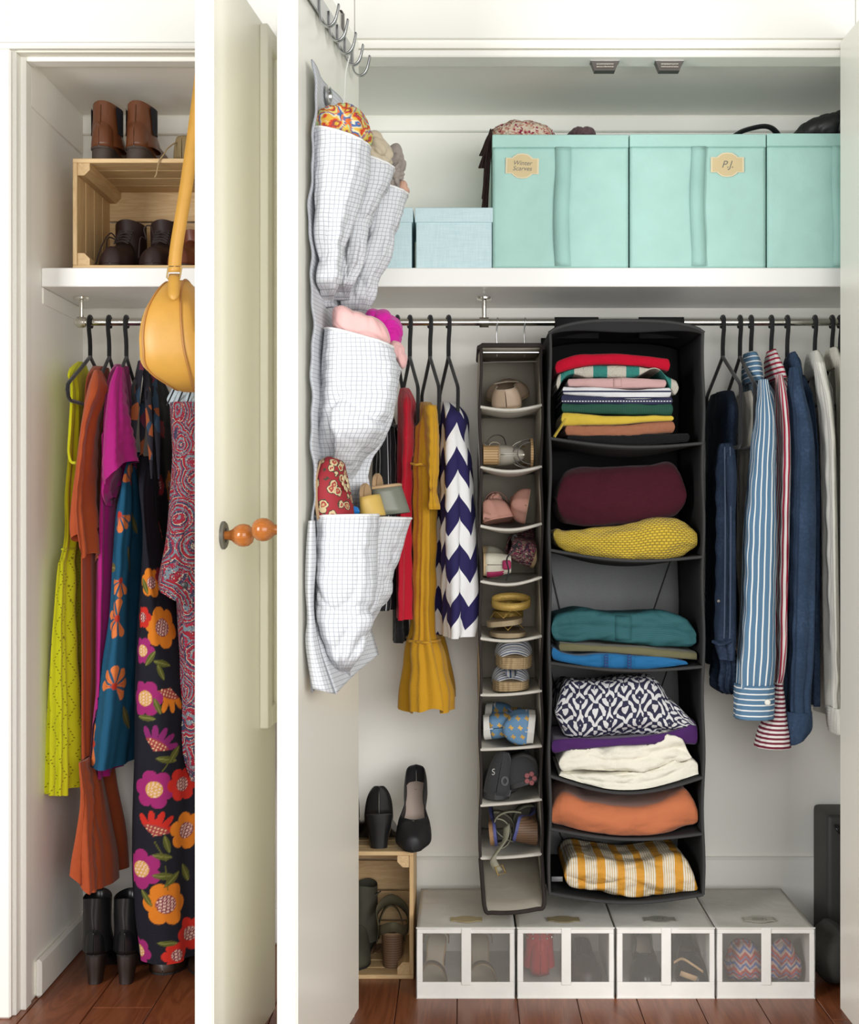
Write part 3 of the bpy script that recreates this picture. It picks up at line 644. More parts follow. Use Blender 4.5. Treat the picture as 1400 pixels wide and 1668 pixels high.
for a in (1181, 1190): MB().tube(spline([P(a, 728, 3.147), P(a+1, 850, 3.133), P(a, 1000, 3.132), P(a-1, 1040, 3.13)], 20), .0016, 6).build('seam', STITCH, jb)
MB().tube(spline([P(1162, 1045, 3.15), P(1175, 1050, 3.128), P(1192, 1043, 3.14)], 12), .004, 6).build('waistband_edge', JEAN, jb)
MB().lathe([(0, .002), (.003, .0018), (.0038, 0)], Matrix.Translation(P(1171, 979, 3.135)) @ Matrix.Rotation(math.pi/2, 4, 'X'), 14).build('rivet', DARKMETAL, jb)
garment('crumpled_waist', [(1060, 1160, 1200, .06), (1085, 1158, 1202, .08), (1110, 1156, 1200, .08), (1122, 1159, 1199, .07), (1132, 1178, 1200, .05)], JEAN2, parent=jb, n=40, N=90, folds=(9, .004, .006), seed=39, Y0=3.27)
cr = garment('cream_trousers', [(638, 1200, 1226, .08), (660, 1197, 1230, .12), (800, 1198, 1228, .12), (1000, 1198, 1226, .11), (1062, 1198, 1222, .11)], cloth('cream_cotton', (.68, .64, .54), .8), n=70, folds=(5, .001, .004), seed=40, Y0=3.38)
tag(cr, 'cream trousers hanging between jeans and blue striped shirt', 'trousers')
BST = stripes('blue_stripe_cotton', (.095, .19, .30), (.76, .78, .77), .0122, .24); BSH = stripes('blue_stripe_cuff', (.095, .19, .30), (.76, .78, .77), .0122, .24, 'v')
RST = stripes('red_stripe_cotton', (.74, .70, .67), (.36, .02, .05), .0112, .42); RSH = stripes('red_stripe_cuff', (.74, .70, .67), (.16, .02, .04), .0098, .50, 'v')
def shirt(name, label, body, m, sleeve, cuff, mc, collar, seed, Ys=3.17, Yb=3.38):
    b = garment(name, body, m, n=100, N=90, folds=(5, .001, .005), seed=seed, Y0=Yb); tag(b, label, 'shirt')
    garment('sleeve', sleeve, m, parent=b, n=110, N=80, folds=(4, .0005, .0035), seed=seed+1, Y0=Ys)
    if cuff: garment('cuff', cuff, mc, parent=b, n=20, N=60, folds=(3, .0002, .0008), seed=seed+2, Y0=Ys, solid=.002, top=False)
    # collar: a stand that rolls over, open to the front
    G, uv, th = fit_rows(collar, 3.33, 16, 44, seed=seed+3, folds=(3, .0005, .001)); MB().grid(G, cv=True, uv=uv[..., ::-1]).build('collar', m, b, ang=75, solid=.003)
    return b
s1 = shirt('blue_striped_shirt', 'blue and white striped shirt with buttoned cuff hanging in front',
      [(618, 1212, 1250, .05), (640, 1208, 1262, .12), (700, 1206, 1268, .15), (850, 1203, 1268, .15), (1000, 1204, 1266, .14), (1108, 1210, 1266, .13)], BST,
      [(618, 1236, 1252, .02), (650, 1232, 1258, .035), (672, 1229, 1262, .045), (760, 1220, 1264, .05), (850, 1212, 1266, .052), (1000, 1206, 1264, .052), (1090, 1200, 1263, .05), (1121, 1199, 1260, .046)],
      [(1116, 1197, 1262, .05), (1140, 1196, 1262, .05), (1172, 1196, 1261, .05)], BSH, [(574, 1212, 1232, .04), (590, 1210, 1240, .06), (606, 1209, 1242, .075), (622, 1210, 1244, .085)], 45)
MB().lathe([(0, .0035), (.0055, .003), (.007, 0)], Matrix.Translation(P(1251, 1144, 3.119)) @ Matrix.Rotation(math.pi/2, 4, 'X'), 16).build('button', plain('pearl_button', (.75, .74, .68), .3), s1)
s2 = shirt('red_striped_shirt', 'red and white striped shirt with flared open cuff',
      [(612, 1252, 1284, .05), (640, 1250, 1292, .12), (720, 1252, 1294, .15), (900, 1256, 1292, .15), (1100, 1258, 1290, .13)], RST,
      [(610, 1264, 1276, .02), (650, 1262, 1284, .04), (700, 1263, 1288, .05), (850, 1262, 1287, .05), (980, 1260, 1284, .05), (1090, 1259, 1280, .045), (1115, 1258, 1276, .04)],
      [(1112, 1257, 1275, .035), (1140, 1253, 1279, .04), (1170, 1245, 1282, .045), (1196, 1234, 1287, .05), (1219, 1229, 1289, .052)], RSH, [(570, 1250, 1264, .04), (584, 1246, 1270, .06), (600, 1247, 1277, .075), (618, 1250, 1282, .085)], 50, 3.20, 3.39)
s3 = shirt('denim_shirt', 'dark blue denim shirt hanging between red stripes and white shirts',
      [(612, 1284, 1312, .05), (640, 1282, 1322, .12), (760, 1284, 1334, .15), (900, 1286, 1336, .15), (1148, 1290, 1337, .14)], DEN,
      [(598, 1286, 1304, .02), (640, 1282, 1312, .04), (680, 1284, 1322, .05), (800, 1284, 1330, .055), (950, 1282, 1329, .055), (1080, 1279, 1326, .052), (1150, 1277, 1322, .05), (1165, 1278, 1323, .05)],
      [(1160, 1276, 1323, .05), (1190, 1277, 1322, .05), (1208, 1281, 1312, .046, 0, .02)], DEN, [(574, 1282, 1296, .04), (588, 1277, 1304, .06), (600, 1277, 1306, .075), (614, 1280, 1308, .08)], 55, 3.19, 3.39)
WS = cloth('white_cotton_shirt', (.74, .73, .66), .8, .04, wr=.4); WS2 = cloth('ivory_cotton_shirt', (.70, .68, .59), .8, .04, wr=.4)
s4 = shirt('white_shirt', 'white long sleeved shirt right of the denim shirt',
      [(604, 1318, 1346, .05), (630, 1312, 1354, .12), (720, 1322, 1362, .15), (900, 1326, 1370, .15), (1100, 1330, 1372, .14), (1170, 1322, 1372, .13)], WS,
      [(590, 1326, 1344, .02), (630, 1329, 1352, .04), (680, 1334, 1359, .05), (800, 1338, 1364, .052), (950, 1340, 1367, .052), (1080, 1342, 1369, .05), (1158, 1344, 1370, .048)],
      [(1153, 1345, 1371, .05), (1180, 1347, 1371, .05), (1196, 1350, 1370, .048)], WS, [(572, 1316, 1334, .04), (586, 1312, 1342, .06), (600, 1311, 1343, .075), (612, 1313, 1344, .08)], 60, 3.19, 3.40)
s5 = shirt('ivory_shirt', 'second white shirt, close to the right door frame',
      [(596, 1350, 1380, .05), (620, 1344, 1390, .12), (720, 1358, 1396, .15), (900, 1362, 1402, .15), (1070, 1364, 1404, .14)], WS2,
      [(588, 1360, 1378, .02), (640, 1362, 1386, .04), (800, 1366, 1396, .05), (950, 1366, 1398, .05), (1075, 1362, 1396, .05)],
      None, WS2, [(566, 1347, 1364, .04), (582, 1343, 1370, .06), (598, 1344, 1374, .075)], 65, 3.23, 3.40)
mt = garment('mint_blouse', [(572, 1371, 1392, .05), (600, 1366, 1400, .12), (800, 1374, 1408, .14), (1080, 1366, 1410, .14), (1160, 1366, 1408, .13)], cloth('mint_gingham', (.42, .62, .52), .8), n=60, folds=(5, .001, .004), seed=70, Y0=3.44)
tag(mt, 'pale mint blouse at the end of the rail behind white shirts', 'blouse')

# ---------------------------------------------------------------- hook rack on door 2
def d2(Y, off, z):
    """point at depth Y, standing off from the inner face of door 2"""
    d = (Vector((d2b[0], d2b[1]))-Vector((d2a[0], d2a[1]))).normalized(); u = (Y-d2a[1])/d.y
    q = Vector((d2a[0], d2a[1]))+d*u+Vector((d.y, -d.x))*off; return Vector((q.x, q.y, z))
HK = metal('satin_nickel', (.50, .51, .51), .32)
hr = thing('hook_rack', 'metal over-door rack of five curved hooks on the open door', 'hook rack', d2(2.73, .006, 2.03))
zr = 2.038
m = MB(); a0, a1 = 2.50, 2.925
vs = []
for Y in np.linspace(a0, a1, 6):
    for off, dz in ((.0055, .018), (.0085, .018), (.0085, -.018), (.0055, -.018)): vs.append(d2(Y, off, zr+dz))
m.grid(np.array([tuple(v) for v in vs]).reshape(6, 4, 3), cv=True, cap0=True, cap1=True).build('rail_bar', HK, hr, smooth=False)
for Y in (2.625, 2.854):
    m = MB(); pts = [d2(Y, -.0385-.0025, 2.04), d2(Y, -.0405, ZD+.001), d2(Y, -.038, ZD+.0025), d2(Y, .001, ZD+.0025), d2(Y, .0032, ZD), d2(Y, .0035, zr-.015)]
    m.tube(pts, .0085, 4, flat=.12, up=(0, 0, 1)) if False else None
    G = []
    for p_ in pts:
        d = (d2(Y+.01, 0, 0)-d2(Y, 0, 0)).normalized(); G.append([tuple(p_-d*.009), tuple(p_+d*.009)])
    m.grid(np.array(G)).build('over_door_strap', DARKMETAL, hr, smooth=False, solid=.0015)
for i, Y in enumerate((2.62, 2.70, 2.775, 2.845, 2.915)):
    pts = spline([d2(Y, .0095, zr+.012), d2(Y, .010, zr-.02), d2(Y, .014, zr-.037), d2(Y, .026, zr-.045), d2(Y, .038, zr-.036), d2(Y, .044, zr-.016), d2(Y, .046, zr-.004)], 22)
    d = (d2(Y+.01, 0, 0)-d2(Y, 0, 0)).normalized()
    G = [[tuple(p_-d*.0062*w), tuple(p_+d*.0062*w)] for p_, w in zip(pts, np.linspace(1, .75, 22))]
    MB().grid(np.array(G)).build('hook', HK, hr, solid=.003)
# ---------------------------------------------------------------- fabric pocket organizer on door 2
def grid_cloth():
    t = NT('grid_cotton'); x, y, z = t.xyz(t.coord('UV')); p = .0078
    a = t.math('LESS_THAN', t.math('FRACT', t.math('DIVIDE', x, p)), .13); b = t.math('LESS_THAN', t.math('FRACT', t.math('DIVIDE', y, p)), .13)
    col = t.mix(t.math('MULTIPLY', t.math('MAXIMUM', a, b), .72), (.63, .64, .66), (.22, .24, .28))
    return t.out(col, .75, nrm=weave_bump(t, 1800, .12, .5, 9), Specular_IOR_Level=.3)
GRID = grid_cloth()
po = thing('pocket_organizer', 'white grid cotton pocket organizer hanging on the open door', 'organizer', d2(2.7, .02, .75))
rows = [97, 160, 250, 340, 430, 500, 600, 700, 780, 840, 900, 1000, 1060, 1100, 1128]
xl = [508, 510, 507, 505, 510, 513, 509, 505, 508, 508, 506, 503, 506, 510, 514]
G = []; UV = []
for q in np.linspace(97, 1128, 110):
    xa = curve1(q, rows, xl)+1.2*math.sin(q*.11)
    Y0_ = 2.535; z = PZ(q, Y0_); A = P(xa, q, Y0_); r = []; ru = []
    wr = float(np.interp(q, [97, 400, 830, 960, 1064, 1128], [.31, .33, .33, .33, .30, .16]))
    for j, s_ in enumerate(np.linspace(0, 1, 26)):
        Y = Y0_+s_*wr; b = d2(Y, 0, z); off0 = A.x-d2(Y0_, 0, 0).x
        off = lerp(off0, .010, min(1, s_*3))+.004*math.sin(s_*9+q*.01)+.002*math.sin(q*.05+s_*4)
        dz = 0 if q < 900 else (q-900)/228*.03*s_
        b = d2(Y, max(off, .006), z+dz); r.append(tuple(b)); ru.append((Y, z))
    G.append(r); UV.append(ru)
MB().grid(np.array(G), uv=np.array(UV)).build('back_panel', GRID, po, solid=.0025, ang=80)
def pocket(lv, Y0, seed, folds=(3, .0008, .006), n=84):
    G, uv, th = fit_rows(lv, Y0, n, 110, e=.8, folds=folds, seed=seed)
    D = G-G.mean(1, keepdims=True); D[..., 2] = 0; D /= np.maximum(np.linalg.norm(D, axis=2, keepdims=True), 1e-6)
    t = np.linspace(0, 1, n)[:, None]; q = fbm(G*np.array([1, 1, .6]), 7, 2, seed).reshape(n, 110)
    r = 1-np.abs(np.sin((G[..., 2]*9+G[..., 0]*16+seed)+q*5))**.6; r2 = 1-np.abs(np.sin((G[..., 2]*15-G[..., 0]*22+seed*2)+q*6))**.6
    G = G-D*((r*.010+r2*.006-.005)*sm(t*2.2)*(1-sm((t-.85)/.15)))[..., None]
    o = MB().grid(G, cv=True, uv=uv, cap1=True).build('pocket', GRID, po, ang=70, solid=.0018)
    rim = MB().tube([tuple(v) for v in G[0]], .0028, 6, closed=True); r = rim.build('rim_binding', plain('white_binding', (.72, .72, .71), .7), o); return o
pocket([(219, 512, 603, .055, 0, -.030), (260, 512, 602, .055, 0, -.025), (322, 513, 586, .05, 0, 0), (355, 514, 575, .05), (410, 516, 560, .045), (463, 519, 550, .04), (484, 524, 543, .02, .03), (500, 530, 537, .01, .05)], 2.59, 81)
pocket([(258, 558, 642, .05, 0, -.030), (290, 560, 633, .05, 0, -.02), (320, 560, 620, .05), (357, 555, 604, .05), (432, 545, 590, .045), (470, 545, 570, .03), (488, 550, 560, .01, .03)], 2.70, 82)
pocket([(304, 590, 664, .05, 0, -.022), (334, 588, 657, .05), (382, 580, 645, .05), (427, 570, 632, .05), (450, 565, 620, .05), (498, 558, 604, .045), (520, 562, 590, .02, .03)], 2.80, 83)
pocket([(548, 530, 641, .06, 0, -.034), (590, 525, 648, .06, 0, -.015), (640, 522, 644, .06), (700, 521, 628, .06), (738, 523, 602, .04, .03), (768, 527, 582, .03, .06), (788, 545, 568, .02, .07)], 2.60, 84)
pocket([(577, 585, 656, .05, 0, -.02), (635, 580, 646, .05), (690, 572, 633, .05), (725, 565, 619, .05), (745, 560, 606, .05), (800, 556, 602, .045), (836, 560, 596, .02, .03)], 2.75, 85)
pocket([(840, 515, 617, .06, 0, .002), (900, 516, 613, .06), (1000, 519, 606, .06), (1050, 526, 596, .055), (1082, 538, 578, .045, .01), (1100, 552, 562, .01, .05)], 2.59, 86)
pocket([(843, 556, 670, .06, 0, -.004), (880, 556, 658, .06), (930, 556, 646, .06), (985, 552, 628, .055), (1020, 548, 606, .05), (1045, 550, 596, .03), (1062, 560, 580, .01, .03)], 2.74, 87)
# loose lower flap that hangs below the last pockets
G = []; UV = []
for i, t_ in enumerate(np.linspace(0, 1, 24)):
    a = np.array([lerp(600, 617, t_), lerp(1010, 1066, t_)]); b = np.array([lerp(504, 547, t_), lerp(1010, 1131, t_)]); r = []; ru = []
    for s_ in np.linspace(0, 1, 20):
        px, py = lerp(b, a, s_); Y = lerp(2.535, 2.80, s_); v = P(px-4*math.sin(s_*math.pi)*t_, py, Y); r.append(tuple(v)); ru.append((s_*.28, v.z))
    G.append(r); UV.append(ru)
MB().grid(np.array(G), uv=np.array(UV)).build('lower_flap', GRID, po, solid=.002, ang=80)
# curled outer edge strip
G = []; UV = []
for q in np.linspace(848, 1122, 40):
    r = []; ru = []
    base = curve1(q, [848, 900, 960, 1010, 1040, 1080, 1122], [503, 499, 498, 501, 498, 502, 509]); tip = curve1(q, [848, 900, 1000, 1060, 1122], [513, 515, 512, 524, 545])
    for s_ in np.linspace(0, 1, 12):
        Y = 2.525-.018*math.sin(s_*math.pi); v = P(lerp(base, tip, s_), q+8*s_*(q-848)/274, Y+.01*s_); r.append(tuple(v)); ru.append((s_*.05, v.z))
    G.append(r); UV.append(ru)
MB().grid(np.array(G), uv=np.array(UV)).build('curled_edge', GRID, po, solid=.002, ang=80)
gp = P(532, 157, 2.665); gp = d2(2.665, .017, gp.z)
nrm = (d2(2.665, 1, 0)-d2(2.665, 0, 0)).normalized(); T = Matrix.Translation(gp) @ nrm.to_track_quat('Z', 'Y').to_matrix().to_4x4()
MB().lathe([(.012, -.003), (.0135, .002), (.017, .003), (.0195, .001), (.0195, -.003)], T, 28).build('eyelet', STEEL, po)
MB().tube(spline([d2(2.79, .03, 1.995), d2(2.79, .022, 1.96), d2(2.79, .02, 1.925), d2(2.79, .016, 1.89)], 12), .0013, 6).build('hanging_cord', plain('cord_white', (.7, .7, .66), .7), po)
if False: MB().tube(spline([d2(2.63, .03, 1.992), d2(2.64, .02, 1.96), d2(2.65, .018, 1.93), d2(2.665, .018, 1.873)], 12), .0013, 6).build('hanging_cord', plain('cord_white', (.7, .7, .66), .7), po)
# scarves pushed into the pockets
def scarf(name, label, pts, Y, dep, m, seed, cat='scarf', amp=.012, fold=16, N=120, printf=None, group=None, ridge=1.0):
    """crumpled bundle whose outline runs through pts (pixels measured at depth Y)"""
    pts = np.array(pts, float); c = pts.mean(0)
    ang = np.arctan2(-(pts[:, 1]-c[1]), pts[:, 0]-c[0]); o = np.argsort(ang); ang, rad = ang[o], np.hypot(*(pts-c)[o].T)
    th = np.linspace(-np.pi, np.pi, N, endpoint=False)
    R_ = np.interp(th, np.concatenate([ang-2*np.pi, ang, ang+2*np.pi]), np.tile(rad, 3)); R_ = (np.roll(R_, 2)+np.roll(R_, 1)+R_*2+np.roll(R_, -1)+np.roll(R_, -2))/6
    M_ = 64; G = np.zeros((M_, N, 3))
    for i, f in enumerate(np.linspace(0.02, np.pi-.02, M_)):
        r = R_*np.sin(f)**.7; yy = -math.cos(f)*dep
        G[i, :, 0] = (c[0]+r*np.cos(th)-CX)*(Y)/F; G[i, :, 2] = CH+(CY-(c[1]-r*np.sin(th)))*Y/F; G[i, :, 1] = Y+yy
    ctr = G.reshape(-1, 3).mean(0); D = G-ctr; L_ = np.linalg.norm(D, axis=2, keepdims=True)
    w = fbm(G, fold, 2, seed).reshape(M_, N); w1 = fbm(G, fold*.55, 2, seed+5).reshape(M_, N); dirv = np.array([math.cos(seed), .3, math.sin(seed)])
    ph = (G@dirv)*fold*5.2+w1*7; rid = 1-np.abs(np.sin(ph))**.7; fine = 1-np.abs(np.sin((G@dirv)*fold*11+w*6))
    G = G+D/L_*((w*amp*.45-rid*amp*.62*ridge-fine*amp*.16*ridge+amp*.05)[..., None])
    col = printf(G) if printf else None
    o = MB().grid(G, cv=True, cap0=True, cap1=True, col=col).build(name, m, ang=179, col=col is not None)
    return tag(o, label, cat, group)
def multi(G):
    n, m = G.shape[:2]; a = fbm(G, 26, 2, 2).reshape(n, m); b = fbm(G, 70, 2, 6).reshape(n, m); k = a*1.5+b*.45
    pal = np.array([(.55, .05, .02), (.62, .36, .05), (.60, .57, .40), (.05, .12, .30), (.60, .14, .03), (.40, .52, .25), (.62, .40, .04), (.25, .05, .06)])
    i = np.floor((k+2)*6).astype(int) % len(pal); return pal[i]
scarf('patterned_scarf', 'bright multicoloured floral scarf bunched in the top near pocket', [(514, 195), (518, 183), (545, 172), (570, 169), (592, 183), (603, 206), (603, 235), (560, 245), (514, 228)], 2.59, .045, printed('printed_scarf', .7, .2, 30), 91, amp=.010, printf=multi, N=240)
scarf('beige_scarf', 'folded beige scarf in the middle top pocket', [(575, 250), (580, 225), (605, 213), (630, 225), (642, 240), (640, 270), (610, 285), (580, 275)], 2.70, .04, cloth('beige_linen', (.50, .43, .31), .85, .15), 92, amp=.016)
scarf('grey_scarf', 'taupe grey scarf in the farthest top pocket', [(622, 275), (632, 240), (650, 236), (659, 252), (658, 280), (652, 300), (640, 320), (624, 310)], 2.79, .04, cloth('taupe_wool', (.29, .25, .22), .9, .2), 93, amp=.016)
scarf('blush_scarf_corner', 'blush printed cloth corner at the far top pocket edge', [(648, 302), (653, 292), (664, 305), (668, 312), (662, 318), (650, 316)], 2.80, .02, cloth('blush_print', (.55, .33, .24), .85, .35, 60), 94, amp=.004)
scarf('pale_pink_scarf', 'pale pink scarf overflowing the middle pocket row', [(539, 500), (548, 497), (575, 506), (600, 512), (625, 525), (635, 545), (634, 565), (600, 570), (545, 550), (538, 522)], 2.60, .045, cloth('pale_pink_crepe', (.72, .42, .40), .85, .08), 95, amp=.013, fold=15, ridge=.75)
scarf('magenta_scarf', 'hot magenta scarf behind the pale pink one', [(592, 520), (602, 503), (620, 503), (642, 515), (656, 540), (655, 556), (640, 575), (605, 560)], 2.72, .045, cloth('hot_magenta_knit', (.56, .010, .30), .8, .1), 96, amp=.008)
scarf('pink_scarf_tail', 'loose pale pink scarf end hanging over the middle pocket', [(632, 562), (640, 554), (655, 560), (660, 575), (662, 596), (656, 602), (648, 590), (640, 580)], 2.66, .02, cloth('pale_pink_crepe', (.72, .42, .40)), 97, amp=.005)
# ---------------------------------------------------------------- hanging fabric shelves
def sheet(mb, f, nu=16, nv=10):
    """surface from a function f(s,t)->point"""
    G = np.array([[tuple(f(s, t)) for t in np.linspace(0, 1, nv)] for s in np.linspace(0, 1, nu)]); return mb.grid(G)
def shelves_unit(name, label, xl, xr, yf, yb, zt, zb, edges, m, mb_back, medge, sag, back_ms=None, bulge=.006, inner=None):
    t = thing(name, label, 'organizer', ((xl+xr)/2, (yf+yb)/2, zb))
    for side, x, sg in (('side_panel', xl, -1), ('side_panel', xr, 1)):
        m_ = MB()
        def f(s, q): z = lerp(zb, zt, s); Y = lerp(yf, yb, q); return (x+sg*bulge*abs(math.sin(7.0*math.pi*s))*math.sin(math.pi*q)*.6+sg*.002*math.sin(31*s+5*q), Y, z)
        sheet(m_, f, 60, 8).build(side, inner or m, t, solid=.004)
        pts = [f(s, 0) for s in np.linspace(0, 1, 60)]
        MB().tube([(p[0], p[1]-.001, p[2]) for p in pts], .0034, 6).build('edge_binding', medge, t)
    zs = [e[0] for e in edges]
    for i, (zl, zm, zr_, mback) in enumerate(edges):
        # shelf i : zl, zm, zr are the heights of its front edge at left, middle, right
        def f(s, q):
            zf = lerp(zl, zr_, s)+(zm-(zl+zr_)/2)*math.sin(math.pi*s); back = (zl+zr_)/2
            return (lerp(xl, xr, s), lerp(yf-.002, yb-.003, q), lerp(zf, back, q)-(sag*math.sin(math.pi*s)*math.sin(math.pi*min(1, q*1.15))))
        sh = sheet(MB(), f, 26, 14).build('shelf', m, t, solid=.005)
        MB().tube([f(s, 0) for s in np.linspace(0, 1, 26)], .0036, 6).build('shelf_edge', medge, sh)
    tops = [zt]+[(e[0]+e[2])/2 for e in edges]
    for i in range(len(edges)):
        za, zb_ = tops[i], tops[i+1]
        b = sheet(MB(), lambda s, q: (lerp(xl, xr, s), yb-.002*math.sin(math.pi*s), lerp(zb_-.01, za+(.034 if i == 0 and m is CHAR else 0), q)), 12, 8).build('back_panel', edges[i][3] or mb_back, t, solid=.002)
        if edges[i][3] is not None and edges[i][3] is MESHG:
            for a, c in ((.04, .16), (.96, .78)):
                MB().tube([(lerp(xl, xr, a), yb-.006, za-.005), (lerp(xl, xr, c), yb-.006, lerp(za, zb_, .75))], .0016, 6).build('tape', CHAR2, b)
    return t
def canvas(name, c, rough=.85, spec=.2):
    if name in _mats: return _mats[name]
    t = NT(name); o = t.coord(); n = t.noise(o, 12, 4); col = t.mix(n, tuple(v*.88 for v in c), tuple(min(1, v*1.1) for v in c))
    _mats[name] = t.out(col, rough, nrm=weave_bump(t, 2200, .25, .35, 8), Specular_IOR_Level=spec); return _mats[name]
def mesh_grey():
    t = NT('grey_mesh'); x, y, z = t.xyz(t.coord()); s = .0032
    a = t.math('FRACT', t.math('DIVIDE', t.math('ADD', x, z), s)); b = t.math('FRACT', t.math('DIVIDE', t.math('SUBTRACT', x, z), s))
    k = t.math('MULTIPLY', t.math('GREATER_THAN', a, .3), t.math('GREATER_THAN', b, .3))
    return t.out(t.mix(k, (.30, .305, .31), (.11, .112, .114)), .8)
CHAR = canvas('charcoal_fabric', (.021, .021, .022)); CHAR2 = canvas('charcoal_binding', (.045, .045, .046)); MESHG = mesh_grey()
BX0, BX1, BYF, BYB = PX(896, 3.17), PX(1146, 3.17), 3.17, 3.53
def bz(py): return PZ(py, BYF)
edges = [(bz(714), bz(728), bz(722), None), (bz(896), bz(913), bz(907), None), (bz(1080), bz(1092), bz(1086), MESHG), (bz(1264), bz(1292), bz(1266), MESHG), (bz(1350), bz(1367), bz(1358), MESHG), (bz(1455), bz(1470), bz(1457), MESHG)]
bo = shelves_unit('hanging_shelves', 'tall black fabric hanging shelf unit full of folded clothes', BX0, BX1, BYF, BYB, bz(543), bz(1457), edges, CHAR, CHAR, CHAR2, .022)
# arched top with front lip, hanging straps
def ftop(s, q): return (lerp(BX0-.002, BX1+.002, s), lerp(BYF-.002, BYB, q), bz(543)+math.sin(math.pi*s)**.6*(.030-.006*q)+.002*math.sin(9*s))
sheet(MB(), ftop, 30, 10).build('top_panel', CHAR, bo, solid=.004)
MB().tube([ftop(s, 0) for s in np.linspace(0, 1, 30)], .004, 6).build('top_edge', CHAR2, bo)
def flip(s, q): a = ftop(s, 0); return (a[0], a[1]+.001+.002*q, a[2]-q*(.006+.020*math.sin(math.pi*s)))
sheet(MB(), flip, 30, 5).build('front_lip', CHAR, bo, solid=.002)
for a, b in ((904, 975), (1041, 1114)):
    xa, xb = PX(a, YR), PX(b, YR); pr = []
    for ang in np.linspace(-10, 190, 12): pr.append((YR+.0115*math.cos(math.radians(ang)), ZR+.0115*math.sin(math.radians(ang))))
    pr = [(YR+.012, ZR-.035)]+pr+[(YR-.0125, ZR-.02), (YR-.013, ZR-.04)]
    MB().grid(np.array([[(xa, y, z), (xb, y, z)] for y, z in pr])).build('hanging_strap', CHAR, bo, solid=.002)
MB().rng(PX(899, 3.2), PX(917, 3.2), 3.2, 3.201, PZ(1436, 3.2), PZ(1428, 3.2), .0003).build('label_tab', plain('grey_tab', (.14, .14, .145)), bo)
# narrow shoe organizer
TAUPE = canvas('taupe_canvas', (.34, .31, .255)); CREAMC = canvas('cream_canvas', (.60, .575, .51)); BRN = canvas('dark_brown_piping', (.035, .028, .026))
NX0, NX1, NYF, NYB = PX(783, 3.22), PX(883, 3.22), 3.22, 3.50
def nz(py): return PZ(py, NYF)
nedge = [(nz(663), nz(668), nz(660)), (nz(761), nz(768), nz(760)), (nz(857), nz(863), nz(853)), (nz(947), nz(952), nz(940)), (nz(1040), nz(1044), nz(1036)), (nz(1132), nz(1131), nz(1125)), (nz(1221), nz(1219), nz(1215)), (nz(1312), nz(1308), nz(1302)), (nz(1398), nz(1396), nz(1391))]
no = shelves_unit('shoe_organizer', 'narrow beige hanging shoe organizer with dark brown piping', NX0, NX1, NYF, NYB, nz(566), nz(1398), [(*e, None) for e in nedge], CREAMC, TAUPE, BRN, .012, bulge=.003)
for c in no.children:
    if c.name.startswith('shelf'):
        for g in c.children: g.data.materials.clear(); g.data.materials.append(CREAMC)
# bottom pocket: sides flare, floor slopes to the front
bl_, br_ = P(790, 1486, 3.17), P(888, 1478, 3.17)
def fb(s, q):
    a = Vector((NX0, NYB, nz(1410))).lerp(Vector((NX1, NYB, nz(1408))), s); b = bl_.lerp(br_, s); v = b.lerp(a, q); v.z -= .006*math.sin(math.pi*s)*(1-q); return v
bt = sheet(MB(), fb, 16, 8).build('bottom_panel', TAUPE, no, solid=.004)
loop = [Vector((NX0, NYF, nz(1398)))]+[Vector((NX0, NYF, nz(1398))).lerp(bl_, t) for t in (.3, .6, .85)]+[fb(s, 0) for s in np.linspace(.03, .97, 12)]+[Vector((NX1, NYF, nz(1391))).lerp(br_, t) for t in (.85, .6, .3)]+[Vector((NX1, NYF, nz(1391)))]
MB().tube(spline(loop, 50), .0048, 8).build('piping', BRN, bt)
for xx, bc in ((NX0, bl_), (NX1, br_)):
    sheet(MB(), lambda s, q: Vector((xx, lerp(NYF, NYB, q), nz(1396))).lerp(bc.lerp(Vector((xx, NYB, nz(1409))), q), s), 6, 6).build('bottom_side', CREAMC, no, solid=.003)
MB().tube([(NX0-.003, NYF-.002, nz(566)), (NX0+.004, NYF-.005, nz(563)), (NX1-.004, NYF-.005, nz(563)), (NX1+.003, NYF-.002, nz(566)), (NX1+.003, NYB, nz(566)), (NX0-.003, NYB, nz(566))], .0055, 8, closed=True).build('top_piping', BRN, no)
sheet(MB(), lambda s, q: (lerp(NX0, NX1, s), lerp(NYF, NYB, q), nz(566)), 4, 4).build('top_panel', TAUPE, no, solid=.003)
for a in (811, 856):
    x = PX(a, YR)
    pts = [(x, YR+.010*math.cos(r), ZR+.010*math.sin(r)) for r in np.linspace(math.radians(-40), math.radians(185), 10)]+[(x-.003, YR-.006, ZR-.02), (x-.002, YR-.001, nz(566)+.02), (x-.002, YR, nz(566)-.006)]
    MB().tube(spline(pts, 30), .0018, 8).build('wire_hook', STEEL, no)
MB().tube([(NX0+.006, NYF+.012, nz(573)), (NX1-.006, NYF+.012, nz(573))], .0022, 8).build('wire_rod', STEEL, no)
MB().tube([(NX0+.006, NYF+.06, nz(586)), (NX1-.008, NYF+.06, nz(584))], .002, 8).build('wire_rod', STEEL, no)

